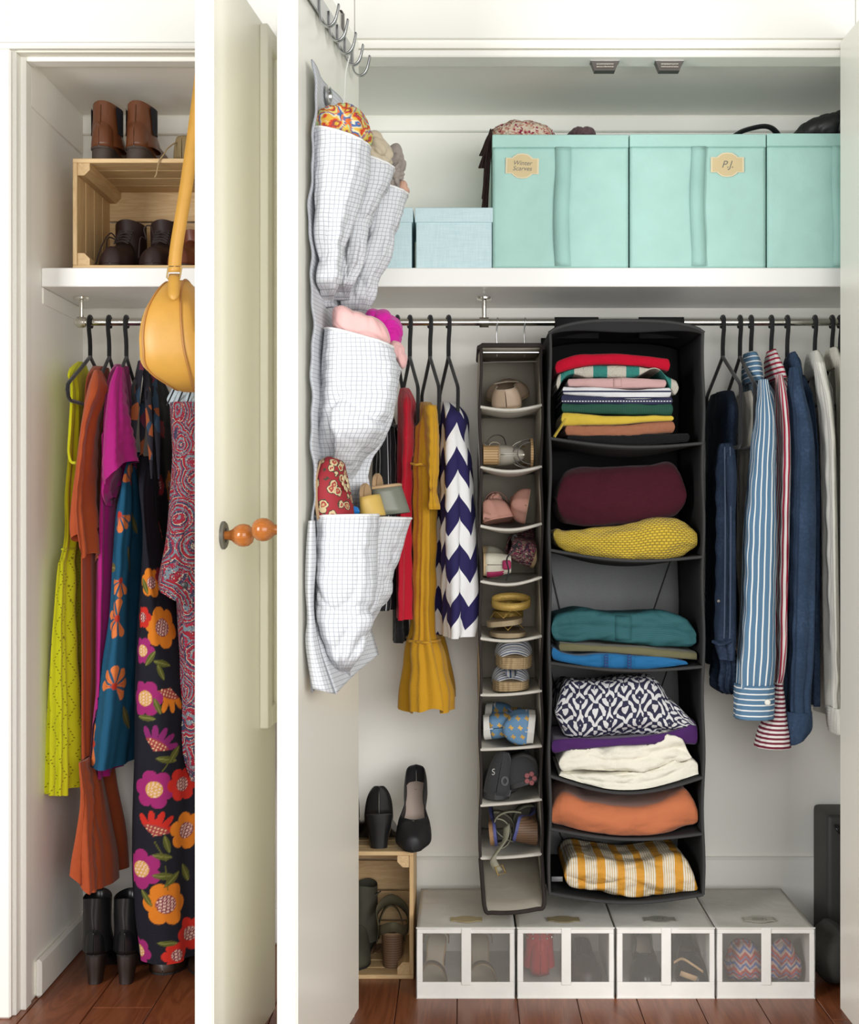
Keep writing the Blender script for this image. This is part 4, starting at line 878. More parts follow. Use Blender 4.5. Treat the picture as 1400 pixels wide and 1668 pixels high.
# ---------------------------------------------------------------- folded clothes
def fold(name, label, top, bot, m, Y=3.21, dep=.24, seed=0, lay=1, wr=.0022, cat='clothes', group='folded clothes on the black hanging shelves', rough=18, N=70, M_=40, ends=.35, uvs=1, tilt=0, bul=1.0, cre=0):
    tx, ty = zip(*top); bx_, by_ = zip(*bot)
    xa, xb = min(tx[0], bx_[0]), max(tx[-1], bx_[-1])
    s = np.linspace(0, 1, N); s = .5-.5*np.cos(np.pi*s)*(1-.0); px = lerp(xa, xb, s)
    zt = PZ(curve1(px, tx, ty), Y); zb = PZ(curve1(px, bx_, by_), Y); zt = np.maximum(zt, zb+.003)
    mid, h = (zt+zb)/2, (zt-zb)/2
    e = np.minimum(s, 1-s)/(.5*ends*np.maximum(h.max()*2/max((xb-xa)*Y/F, .01), .02)+1e-6); e = np.sqrt(np.clip(1-(1-np.clip(e, 0, 1))**2, 0.02, 1))
    h = h*e; G = np.zeros((N, M_, 3)); UV = np.zeros((N, M_, 2))
    # profile runs: back bottom -> front bottom -> round the front -> top -> back top
    k1 = M_//5; k2 = M_-2*k1
    for j in range(M_):
        if j < k1: t = j/k1; yy = lerp(1, .0, t); w = -1.0; fr = 0
        elif j < k1+k2:
            t = (j-k1)/(k2-1); a = -math.pi/2+math.pi*t; w = math.sin(a); c = math.cos(a)**.6 if math.cos(a) > 1e-6 else 0; fr = c
            if lay > 1: ph = (t*lay) % 1; fr = c*(1-.0)+(.55*abs(math.sin(math.pi*ph))**.5-.4)*(.2 < c)
            yy = 0
        else: t = (j-k1-k2+1)/k1; yy = lerp(0, 1, t); w = 1.0; fr = 0
        G[:, j, 0] = PX(px, Y); G[:, j, 1] = Y+h*.9+yy*np.maximum(dep-h, .05)-fr*h*.9*bul*(1 if lay == 1 else .7)
        G[:, j, 2] = mid+w*h*(1-.25*yy*(w > 0))+tilt*yy
        UV[:, j, 0] = G[:, j, 0]; UV[:, j, 1] = j*.006
    G[:, :, 0] += (s-.5)[:, None]*0
    q = fbm(G*np.array([1, 1, 2.2]), rough, 3, seed).reshape(N, M_); q2 = np.sin(5*fbm(G*np.array([.6, 1, 1.5]), rough*.7, 2, seed+3).reshape(N, M_))
    d = np.zeros_like(G); d[..., 1] = -1; d[..., 2] = (G[..., 2]-mid[:, None])/np.maximum(h[:, None], .004)*.5
    rd_ = 1-np.abs(np.sin((G[..., 0]*11+G[..., 2]*30+seed)+6*fbm(G*np.array([.8, .8, 1.6]), rough*.45, 2, seed+9).reshape(N, M_)))**.6
    G = G+d*((q*wr+q2*wr*.7-rd_*wr*1.1*cre+wr*.4*cre)[..., None])*np.clip(e, .2, 1)[:, None, None]
    o = MB().grid(G, cv=True, uv=UV, cap0=True, cap1=True).build(name, m, ang=179); return tag(o, label, cat, group)
def knit(name, c, sc=320, c2=None, stops=None, st=.9):
    if name in _mats: return _mats[name]
    t = NT(name); o = t.coord(); x, y, z = t.xyz(o); u, v, w = t.xyz(t.coord('UV'))
    row = t.math('FLOOR', t.math('MULTIPLY', v, sc)); off = t.math('MULTIPLY', t.math('MODULO', row, 2), .5)
    a = t.math('ABSOLUTE', t.math('SINE', t.math('MULTIPLY', t.math('ADD', t.math('MULTIPLY', x, sc), off), math.pi)))
    b = t.math('ABSOLUTE', t.math('SINE', t.math('MULTIPLY', t.math('MULTIPLY', v, sc), math.pi)))
    h = t.math('POWER', t.math('MULTIPLY', a, b), .6); n = t.noise(o, 30, 4)
    base = t.mix(n, tuple(k*.88 for k in c), tuple(min(1, k*1.1) for k in c))
    if stops: base = t.ramp(t.math('ADD', t.math('MULTIPLY', x, 1), .0), stops, True)
    col = t.mix(t.math('MULTIPLY', h, 1.0), t.mix(1.0, base, (.42, .40, .36), 'MULTIPLY'), base)
    _mats[name] = t.out(col, .9, nrm=t.bump(h, st, .003), Sheen_Weight=.2, Specular_IOR_Level=.2); return _mats[name]
def wool(name, c): return cloth(name, c, .95, .16, 60, 1100, .35, .25, 30, .08, .15)
def xbands(name, c0, bands, c1, Y, x0, x1, rough=.85, hstripe=None, wr=.3):
    """cloth with vertical bands at measured places; positions along local x"""
    t = NT(name); x, y, z = t.xyz(t.coord('UV'))
    k = None
    for a, b in bands:
        g = t.math('MULTIPLY', t.math('GREATER_THAN', x, PX(a, Y)), t.math('LESS_THAN', x, PX(b, Y))); k = g if k is None else t.math('MAXIMUM', k, g)
    base = c0
    if hstripe:
        f = t.math('LESS_THAN', t.math('FRACT', t.math('DIVIDE', x, hstripe[0])), hstripe[1]); base = t.mix(f, c0, hstripe[2])
    col = t.mix(k, base, c1); o = t.coord()
    return t, col
Yf = 3.215
from mathutils.bvhtree import BVHTree
def hit(o, px, py):
    w0 = wloc(o); bv = BVHTree.FromPolygons([w0+v.co for v in o.data.vertices], [p.vertices[:] for p in o.data.polygons])
    e = Vector((0, 0, CH)); h = bv.ray_cast(e, (P(px, py, 1.0)-e).normalized()); return h[0]+(e-h[0]).normalized()*.0012 if h[0] is not None else None
def drape(o, name, m, xa, xb, ya, yb, n=10):
    G = []
    for y in np.linspace(ya, yb, n):
        r = [hit(o, x, y) for x in np.linspace(xa, xb, 4)]
        if all(v is not None for v in r): G.append([tuple(v) for v in r])
    return MB().grid(np.array(G)).build(name, m, o, solid=.0016)
# compartment 1
fold('black_jumper', 'black folded jumper at the bottom of the top shelf stack', [(925, 709), (1000, 708), (1120, 706)], [(925, 716), (1010, 726), (1124, 718)], wool('black_knit', (.010, .010, .011)), Yf, seed=1)
fold('brown_jumper', 'soft terracotta brown folded jumper under the yellow one', [(921, 694), (960, 693), (1020, 692), (1060, 687), (1100, 686)], [(921, 708), (1000, 711), (1100, 705)], wool('terracotta_wool', (.33, .135, .075)), Yf, seed=2)
fold('yellow_jumper', 'thin yellow folded jumper with a tail at left, top shelf', [(919, 671), (960, 674), (1020, 678), (1060, 676), (1096, 677)], [(915, 694), (960, 693), (1020, 691), (1060, 687), (1098, 686)], cloth('yellow_jersey', (.60, .43, .05), .85), Yf-.003, seed=3)
MB_ = MB(); MB_.tube(spline([P(921, 682, Yf+.0), P(914, 695, Yf-.004), P(908, 704, Yf-.003), P(903, 712, Yf-.004)], 16), .006, 8, flat=.5).build('sleeve_tail', cloth('yellow_jersey', (.60, .43, .05)), bpy.data.objects['yellow_jumper'])
fold('green_jumper', 'dark green ribbed folded jumper', [(915, 657), (980, 655), (1040, 656), (1097, 657)], [(920, 671), (980, 674), (1097, 676)], stripes('green_rib', (.020, .085, .055), (.014, .06, .04), .004, .5), Yf, seed=4)
def navyw(name, lines, c0, c1, dotted):
    t = NT(name); x, y, z = t.xyz(t.coord()); k = None
    for a, b in lines:
        g = t.math('MULTIPLY', t.math('GREATER_THAN', z, a), t.math('LESS_THAN', z, b)); k = g if k is None else t.math('MAXIMUM', k, g)
    if dotted: k = t.math('MULTIPLY', k, t.math('LESS_THAN', t.math('FRACT', t.math('MULTIPLY', x, 150)), .6))
    return t.out(t.mix(k, c0, c1), .85, nrm=weave_bump(t))
fold('navy_jumper', 'navy folded top with dotted white line', [(915, 642), (980, 645), (1030, 650), (1095, 646)], [(917, 657), (980, 658), (1096, 659)], navyw('navy_dotted_knit', [(.0075, .0098)], (.018, .020, .06), (.6, .6, .62), True), Yf, seed=5)
fold('striped_tee', 'white folded tee with thin navy lines', [(917, 629), (980, 631), (1030, 634), (1093, 631)], [(917, 642), (980, 646), (1030, 651), (1094, 647)], navyw('navy_line_jersey', [(.0045, .0078), (.0185, .0225)], (.66, .66, .68), (.018, .02, .06), False), Yf-.002, seed=6)
pk = fold('pink_shirt', 'blush pink folded shirt with placket showing', [(925, 617), (980, 616), (1030, 615), (1086, 617)], [(925, 628), (980, 631), (1030, 632), (1086, 631)], cloth('blush_cotton', (.55, .34, .33), .85), Yf, seed=7)
drape(pk, 'placket', cloth('blush_cotton', (.55, .34, .33)), 1000, 1013, 617, 630)
t, col = xbands('teal_band_knit', (.50, .47, .40), [(914, 936), (967, 990), (1021, 1042), (1076, 1094)], (.025, .20, .17), Yf, 0, 0)
# its stripes follow the object's own x, measured from the jumper's middle
o_ = fold('striped_jumper', 'cream knitted jumper with wide teal stripes, second from top', [(907, 611), (935, 600), (980, 594), (1040, 597), (1075, 606), (1106, 622)], [(907, 640), (916, 622), (960, 616), (1030, 615), (1086, 617), (1096, 640), (1106, 642)], t.out(col, .9, nrm=t.bump(t.noise(t.coord(), 260, 3), .9, .004)), Yf, seed=8, wr=.003)
fold('red_jumper', 'bright red folded jumper on top of the top shelf stack', [(905, 590), (930, 580), (970, 575), (1040, 578), (1092, 585)], [(905, 608), (935, 600), (980, 594), (1040, 596), (1092, 604)], wool('red_wool', (.47, .005, .025)), Yf+.004, seed=9)
# compartment 2
fold('yellow_knit', 'chunky mustard yellow knitted jumper on second shelf', [(902, 856), (918, 866), (935, 864), (985, 858), (1040, 852), (1062, 845), (1090, 842), (1118, 850), (1140, 868)], [(902, 886), (930, 900), (1000, 914), (1050, 915), (1110, 910), (1142, 888)], knit('chunky_yellow_knit', (.74, .52, .05), 95), Yf-.008, seed=10, wr=.0045, N=120, M_=70)
fold('burgundy_knit', 'rolled burgundy wool jumper behind the chunky yellow knit', [(908, 778), (925, 766), (990, 760), (1060, 757), (1105, 758), (1118, 776)], [(908, 850), (960, 858), (1040, 853), (1090, 845), (1119, 836)], wool('burgundy_wool', (.058, .009, .017)), Yf+.03, seed=11, wr=.003)
# compartment 3
TEALS = stripes('teal_seersucker', (.033, .125, .138), (.026, .098, .11), .006, .5, 'v')
fold('blue_shirt', 'bright blue folded shirt at the bottom of third shelf', [(899, 1053), (915, 1063), (990, 1064), (1060, 1069), (1121, 1078)], [(899, 1074), (930, 1083), (1000, 1090), (1060, 1091), (1121, 1085)], cloth('cobalt_cotton', (.014, .135, .32), .8), Yf-.004, seed=12, wr=.003, cre=.8)
bp = bpy.data.objects['blue_shirt']
for a in (988, 1026):
    m = MB()
    for k in range(5):
        m.tube([P(a+3*math.cos(r), 1069+k*4.5+2.5*math.sin(r), Yf-.0165) for r in np.linspace(0, 6.28, 9)[:-1]], .0011, 5, closed=True)
    m.build('embroidery', plain('navy_thread', (.012, .03, .14), .6), bp)
fold('olive_shirt', 'thin olive folded shirt between teal and blue shirts', [(911, 1047), (980, 1052), (1060, 1056), (1138, 1063)], [(911, 1060), (1000, 1063), (1060, 1069), (1139, 1076)], cloth('olive_cotton', (.145, .135, .070), .85), Yf-.002, seed=13)
ts = fold('teal_shirt', 'teal seersucker folded shirt on top of third shelf', [(899, 1004), (920, 998), (945, 991), (985, 998), (1040, 1000), (1092, 998), (1118, 1010), (1138, 1026)], [(899, 1046), (960, 1046), (1050, 1053), (1100, 1057), (1138, 1055)], TEALS, Yf, seed=14, wr=.004, lay=2, cre=.8, N=100, M_=50)
drape(ts, 'placket', TEALS, 1003, 1029, 1003, 1048)
# compartment 4
WHT = cloth('cream_linen', (.74, .71, .60), .85, .05, wr=.55, wsc=22)
fold('lower_cream_trousers', 'cream folded trousers at the bottom of fourth shelf', [(911, 1258), (960, 1262), (1030, 1262), (1080, 1250), (1128, 1232), (1148, 1258)], [(911, 1272), (960, 1282), (1010, 1290), (1035, 1293), (1080, 1287), (1149, 1262)], WHT, Yf-.022, seed=15, wr=.0055, lay=2, cre=1, N=110, M_=56)
fold('upper_cream_shirt', 'cream folded shirt directly under the purple jumper', [(914, 1234), (925, 1224), (990, 1219), (1050, 1215), (1118, 1213), (1126, 1230)], [(911, 1254), (970, 1259), (1030, 1260), (1080, 1250), (1127, 1236)], WHT, Yf-.020, seed=16, wr=.0055, lay=2, cre=1, N=110, M_=56)
fold('purple_jumper', 'deep purple folded jumper under the ikat print cloth', [(898, 1206), (940, 1203), (1000, 1203), (1060, 1198), (1100, 1190), (1128, 1172), (1140, 1184)], [(898, 1228), (960, 1220), (1050, 1214), (1110, 1213), (1140, 1215)], cloth('purple_jersey', (.060, .014, .105), .85), Yf-.012, seed=17, wr=.002)
def ikat():
    t = NT('ikat_cotton'); x, y, z = t.xyz(t.coord('UV')); wv = t.n('ShaderNodeTexNoise', Vector=t.coord('UV'), Scale=42.0, Detail=2.0).outputs[0]
    u = t.math('PINGPONG', t.math('ADD', x, t.math('MULTIPLY', wv, .010)), .034); v = t.math('ADD', y, t.math('MULTIPLY', wv, .016))
    a = t.math('SINE', t.math('ADD', t.math('MULTIPLY', u, 360), t.math('MULTIPLY', t.math('SINE', t.math('MULTIPLY', v, 105)), 2.8)))
    b = t.math('SINE', t.math('ADD', t.math('MULTIPLY', v, 230), t.math('MULTIPLY', t.math('SINE', t.math('MULTIPLY', u, 210)), 2.4)))
    k = t.math('GREATER_THAN', t.math('ADD', a, t.math('MULTIPLY', b, .9)), .12)
    return t.out(t.mix(k, (.014, .014, .045), (.62, .62, .62)), .8, nrm=weave_bump(t, 1500, .15, .5, 20))
fold('ikat_blouse', 'navy and white ikat print folded cloth on fourth shelf', [(905, 1140), (918, 1118), (950, 1113), (990, 1112), (1035, 1105), (1075, 1112), (1095, 1140), (1132, 1178)], [(905, 1180), (920, 1198), (990, 1204), (1060, 1199), (1100, 1192), (1134, 1184)], ikat(), Yf-.006, seed=18, wr=.0065, N=120, M_=64, rough=14, cre=1)
# compartment 5, 6
fold('orange_shirt', 'burnt orange folded cloth alone on the fifth shelf', [(897, 1316), (906, 1302), (960, 1310), (1050, 1316), (1078, 1310), (1100, 1296), (1122, 1290), (1140, 1322)], [(896, 1346), (940, 1356), (1010, 1363), (1070, 1364), (1141, 1342)], cloth('burnt_orange_cotton', (.50, .155, .065), .85, .05, wr=.45, wsc=14), Yf-.014, seed=19, wr=.005, N=100, M_=50, rough=10, cre=.6)
t = NT('yellow_stripe_cotton'); x, y, z = t.xyz(t.coord('UV')); f = t.math('FRACT', t.math('DIVIDE', t.math('ADD', x, t.math('MULTIPLY', t.noise(t.coord(), 9, 2), .012)), .0445)); g = t.math('LESS_THAN', t.math('FRACT', t.math('DIVIDE', x, .0052)), .34)
k2 = t.math('LESS_THAN', f, .40)
fold('yellow_striped_shirt', 'crumpled mustard and white striped cloth on the lowest shelf', [(920, 1412), (928, 1404), (970, 1402), (1030, 1408), (1075, 1402), (1104, 1398), (1124, 1408), (1136, 1440)], [(922, 1440), (960, 1453), (1010, 1463), (1060, 1466), (1100, 1461), (1137, 1452)],
     t.out(t.mix(k2, t.mix(g, (.68, .64, .54), (.50, .33, .12)), (.58, .27, .025)), .8, nrm=weave_bump(t, 1500, .15, .6, 20)), Yf-.018, seed=20, wr=.007, N=120, M_=64, rough=14, cre=1)
# ---------------------------------------------------------------- crates
PX_ = wood('pine_x', 'x', (.74, .55, .30), (.58, .37, .17), 8); PZ_ = wood('pine_z', 'z', (.74, .55, .30), (.58, .37, .17), 8); PY_ = wood('pine_y', 'y', (.72, .53, .29), (.56, .36, .17), 8)
def crate(name, label, x0, x1, y0, y1, z0, z1, nb=3, ns=4):
    t = thing(name, label, 'crate', ((x0+x1)/2, (y0+y1)/2, z0)); th = .010; g = .005
    w = (y1-y0-.012-(ns-1)*g)/ns
    for k in range(ns):
        a = y0+k*(w+g); b = a+w
        for nm, m, r in (('slat', PX_, (x0, x1, z1-th, z1)), ('slat', PX_, (x0, x1, z0, z0+th)), ('slat', PZ_, (x0, x0+th, z0+th, z1-th)), ('slat', PZ_, (x1-th, x1, z0+th, z1-th))):
            MB().rng(r[0], r[1], a, b, r[2], r[3], .0012).build(nm, m, t, smooth=False)
    hb = (z1-z0-(nb-1)*.004)/nb
    for k in range(nb):
        MB().rng(x0, x1, y1-.0115, y1, z0+k*(hb+.004), z0+k*(hb+.004)+hb, .0012).build('back_board', PX_, t, smooth=False)
    c = .028
    for px, sx in ((x0+th, 1), (x1-th, -1)):
        for pz, sz in ((z0+th, 1), (z1-th, -1)):
            m = MB(); poly = [(px, pz), (px+sx*c, pz), (px+sx*c, pz+sz*c*.55), (px+sx*c*.55, pz+sz*c), (px, pz+sz*c)]
            m.prism(poly, y0+.004, y1-.012).build('corner_post', PY_, t, smooth=False)
    return t
LC = dict(x0=PX(118, 3.22), x1=PX(118, 3.22)+.46, y0=3.222, y1=3.535, z0=ZS, z1=PZ(258, 3.222))
crate('wooden_crate', 'pine slatted crate standing on the left shelf with shoes inside', **LC)
RC = dict(x0=-.386, x1=PX(674, 3.28), y0=3.28, y1=3.51, z0=0, z1=PZ(1387, 3.28))
crate('wooden_crate', 'pine slatted crate on the floor under the black pumps', **RC, nb=4)
# ---------------------------------------------------------------- storage boxes on the long shelf
TEAL = canvas('mint_nonwoven', (.40, .645, .585), .6, .35); TEALD = canvas('mint_strap', (.34, .575, .52), .6, .35)
TAGM = plain('kraft_label', (.62, .50, .28), .7, 0, .04); TAGE = plain('label_edge', (.72, .62, .42), .7, 0, .04); INK = plain('pencil_ink', (.16, .16, .14), .6)
def text_mesh(body, size, T, mat, parent, name='handwriting', shear=.3):
    cu = bpy.data.curves.new('txt', 'FONT'); cu.body = body; cu.size = size; cu.shear = shear; cu.align_x = 'CENTER'; cu.align_y = 'CENTER'; cu.extrude = .0002; cu.space_line = .85
    o = bpy.data.objects.new('txt', cu); C.objects.link(o); bpy.context.view_layer.update()
    me = bpy.data.meshes.new_from_object(o.evaluated_get(bpy.context.evaluated_depsgraph_get())); bpy.data.objects.remove(o)
    vs = [T @ v.co for v in me.vertices]; fs = [list(p.vertices) for p in me.polygons]; bpy.data.meshes.remove(me)
    return MB().add(vs, fs, uv=[(v.x, v.z) for v in vs]).build(name, mat, parent, smooth=False)
def plaque(T, w, h, parent, m=None, me=None, text=None, size=.012, flat=1):
    def shape(k):
        a, b = w/2*k, h/2*k; pts = []
        top = [(-a, b*.62), (-a*.62, b*.62), (-a*.55, b*.74), (-a*.3, b*.95), (0, b), (a*.3, b*.95), (a*.55, b*.74), (a*.62, b*.62), (a, b*.62)]
        return top+[(x, -y) for x, y in reversed(top)]
    def slabp(k, z0, z1):
        p = shape(k); n = len(p); vs = [T @ Vector((x, y, z0)) for x, y in p]+[T @ Vector((x, y, z1)) for x, y in p]
        return MB().add(vs, [tuple(range(n)), tuple(range(2*n-1, n-1, -1))]+[(i, (i+1) % n, (i+1) % n+n, i+n) for i in range(n)])
    o = slabp(1, 0, .0005).build('paper_label', me or TAGE, parent, smooth=False)
    slabp(.9, .0004, .0009).build('label_face', m or TAGM, o, smooth=False)
    if text: text_mesh(text, size, T @ Matrix.Translation((0, 0, .0011)), INK, o)
    return o
FRONT = Matrix.Rotation(math.pi/2, 4, 'X')
def teal_box(pa, pb, ztop_px, label, hpx, tagp=None, seed=0):
    Y0 = 3.204; x0, x1 = PX(pa, Y0)+.0012, PX(pb, Y0)-.0012; z1 = PZ(ztop_px, Y0); dep = .31; z0 = ZS+.0005
    t = thing('storage_box', label, 'box', ((x0+x1)/2, Y0+dep/2, z0), 'mint fabric boxes on the long shelf')
    b = MB()
    for r in ((x0, x0+.004, Y0+.004, Y0+dep, z0, z1-.03), (x1-.004, x1, Y0+.004, Y0+dep, z0, z1-.03), (x0, x1, Y0+dep-.004, Y0+dep, z0, z1-.03), (x0, x1, Y0+.004, Y0+dep, z0, z0+.004)): b.rng(*r, .001)
    b.build('box_body', TEAL, t, smooth=False)
    n, m_ = 44, 40; G = np.zeros((n, m_, 3))
    u, v = np.meshgrid(np.linspace(0, 1, m_), np.linspace(0, 1, n)); G[..., 0] = lerp(x0, x1, u); G[..., 2] = lerp(z0, z1-.028, v)
    w = fbm(np.stack([G[..., 0], G[..., 2]*1.3, G[..., 0]*0], -1), 9, 3, seed).reshape(n, m_)
    ed = np.clip(np.minimum.reduce([u, 1-u, v*1.2, (1-v)])*9, 0, 1); G[..., 1] = Y0+.004-.0035*np.sqrt(ed)-.0022*w*ed
    MB().grid(G).build('front_panel', TEAL, t, solid=.001)
    rb = MB()
    for r in ((x0-.0006, x1+.0006, Y0+.0006, Y0+.005, z1-.030, z1), (x0-.0006, x0+.004, Y0+.005, Y0+dep, z1-.030, z1), (x1-.004, x1+.0006, Y0+.005, Y0+dep, z1-.030, z1), (x0, x1, Y0+dep-.004, Y0+dep+.0006, z1-.030, z1)): rb.rng(*r, .0015)
    rb.build('rim_band', TEAL, t, smooth=False)
    MB().tube([(x0, Y0-.0004, z1-.0295), (x1, Y0-.0004, z1-.0295)], .0010, 5).build('rim_seam', TEALD, t)
    xa, xb = PX(hpx[0], Y0), PX(hpx[1], Y0); G = []
    for q in np.linspace(0, 1, 24):
        z = lerp(z1-.029, z0+.004, q); y = Y0-.0028-.004*math.sin(math.pi*q)**.7-.0006*math.sin(q*17+seed); dx = .0025*math.sin(q*6+seed)
        G.append([(xa+dx, y+.0012, z), (lerp(xa, xb, .5)+dx, y-.0005, z), (xb+dx, y+.0012, z)])
    MB().grid(np.array(G)).build('handle_strap', TEALD, t, solid=.0015)
    if tagp:
        T = Matrix.Translation((PX(tagp[0], Y0), Y0-.0035, PZ(tagp[1], Y0))) @ FRONT @ Matrix.Rotation(tagp[5], 4, 'Z')
        plaque(T, tagp[2]/714., tagp[3]/714., t, text=tagp[4], size=tagp[6])
    return t
teal_box(802, 1025, 219, 'mint green fabric box with cream paper label, below the fringed blanket', (904, 929), (851, 271, 54, 41, 'Winter\nScarves', -.03, .0145), 1)
teal_box(1026, 1249, 218, 'middle mint green fabric box carrying a P.J. label', (1126, 1149), (1185, 269, 54, 40, 'P.J.', 0, .023), 2)
teal_box(1250, 1473, 217, 'rightmost mint green fabric box cut off by the door frame', (1356, 1378), None, 3)
LIN = None
def linen():
    t = NT('blue_linen_card'); o = t.coord(); x, y, z = t.xyz(o)
    a = t.noise(t.n('ShaderNodeMapping', Vector=o, Scale=(30, 30, 400)), 1, 3); b = t.noise(t.n('ShaderNodeMapping', Vector=o, Scale=(400, 400, 30)), 1, 3)
    k = t.math('MULTIPLY', t.math('ADD', a, b), .5)
    return t.out(t.ramp(k, [(.3, (.47, .64, .69)), (.7, (.62, .77, .80))]), .75, nrm=t.bump(k, .25, .001))
LIN = linen()
def lid_box(pa, pb, label):
    Y0 = 3.207; x0, x1 = PX(pa, Y0), PX(pb, Y0); z0, z1 = ZS+.0005, PZ(338, Y0); zl = PZ(362, Y0); dep = .24
    t = thing('lidded_box', label, 'box', ((x0+x1)/2, Y0+dep/2, z0), 'pale blue lidded boxes')
    MB().rng(x0+.003, x1-.003, Y0+.004, Y0+dep-.003, z0, z1-.004, .0012).build('box_body', LIN, t, smooth=False)
    MB().rng(x0, x1, Y0, Y0+dep, zl, z1, .0015).build('lid', LIN, t, smooth=False)
lid_box(676, 804, 'pale blue linen box with lid beside the first mint box')
lid_box(546, 673, 'pale blue linen box with lid partly behind the fabric pocket organizer')
# ---- things on top of the mint boxes
def woven():
    t = NT('woven_blanket'); o = t.coord(); x, y, z = t.xyz(o); vo = t.n('ShaderNodeTexVoronoi', Vector=t.n('ShaderNodeMapping', Vector=o, Scale=(1, 1, 1.3)), Scale=190.0)
    pal = t.ramp(vo.outputs['Color'], [(0, (.62, .52, .40)), (.35, (.50, .24, .18)), (.55, (.65, .55, .44)), (.72, (.28, .03, .07)), (.85, (.55, .45, .33))], True)
    low = t.math('LESS_THAN', z, .016); p2 = t.ramp(vo.outputs['Color'], [(0, (.22, .015, .06)), (.4, (.55, .35, .30)), (.6, (.03, .015, .03)), (.8, (.45, .30, .25))], True)
    return t.out(t.mix(low, pal, p2), .95, nrm=t.bump(vo.outputs['Distance'], .9, .003))
bz1 = PZ(219, 3.204)
bk = scarf('woven_blanket', 'pink and cream woven blanket with dark fringe on first mint box', [(797, 228), (801, 214), (820, 206), (850, 203), (880, 206), (904, 217), (905, 240), (850, 246), (800, 240)], 3.30, .07, woven(), 101, 'blanket', .004, 30)
FR = plain('dark_fringe', (.035, .016, .014), .9, 0, .5, 90)
rr = random.Random(5); m = MB()
for k in range(60):
    x = 803-rr.random()*9; y0 = 3.26+rr.random()*.10; top = P(x+4, 210+rr.random()*8, y0); L_ = rr.choice([40, 60, 110, 125, 126, 128])
    e = P(786+rr.random()*8-(0 if L_ > 100 else rr.random()*8), 214+L_, y0); mid = top.lerp(e, .35)+Vector((-.006*rr.random(), 0, 0))
    e.x = min(e.x, PX(802, 3.204)-.004); mid.x = min(mid.x, PX(802, 3.204)-.003)
    m.tube(spline([top, mid, e], 8), .0016+.001*rr.random(), 4)
fr = m.build('fringe', FR, bk); fr['kind'] = 'stuff'; fr['label'] = 'dark brown fringe hanging down'
m = MB()
for k in range(70):
    a = 800+104*rr.random(); tp = np.interp(a, [797, 820, 850, 880, 904], [214, 206, 203, 206, 216]); b = P(a, tp+1.5, 3.30)
    m.tube([b, b+Vector(((rr.random()-.5)*.008, 0, .003+.005*rr.random()))], .0007, 4)
f2 = m.build('loose_threads', plain('thread_dark', (.10, .09, .08), .9), bk); f2['kind'] = 'stuff'
scarf('grey_throw', 'dark speckled throw edge peeking above the first mint box', [(922, 224), (928, 216), (948, 213), (970, 217), (972, 226), (948, 232)], 3.32, .05, cloth('speckled_throw', (.10, .06, .065), .95, .8, 120), 103, 'blanket', .003, 40)
bh = tag(MB().tube(spline([P(1196, 222, 3.27), P(1212, 213, 3.27), P(1240, 206, 3.27), P(1256, 208, 3.27), P(1266, 217, 3.28), P(1268, 224, 3.28)], 24), .0095, 8, flat=.6).build('bag_strap', plain('black_leather', (.012, .012, .013), .35), ang=60), 'black leather bag strap looping above the middle mint box', 'bag')
scarf('black_bag', 'soft black bag poking out of the rightmost mint box', [(1288, 226), (1296, 212), (1318, 199), (1345, 193), (1375, 190), (1420, 196), (1440, 226), (1360, 240)], 3.33, .08, plain('black_nylon', (.014, .014, .015), .5), 104, 'bag', .007, 14)
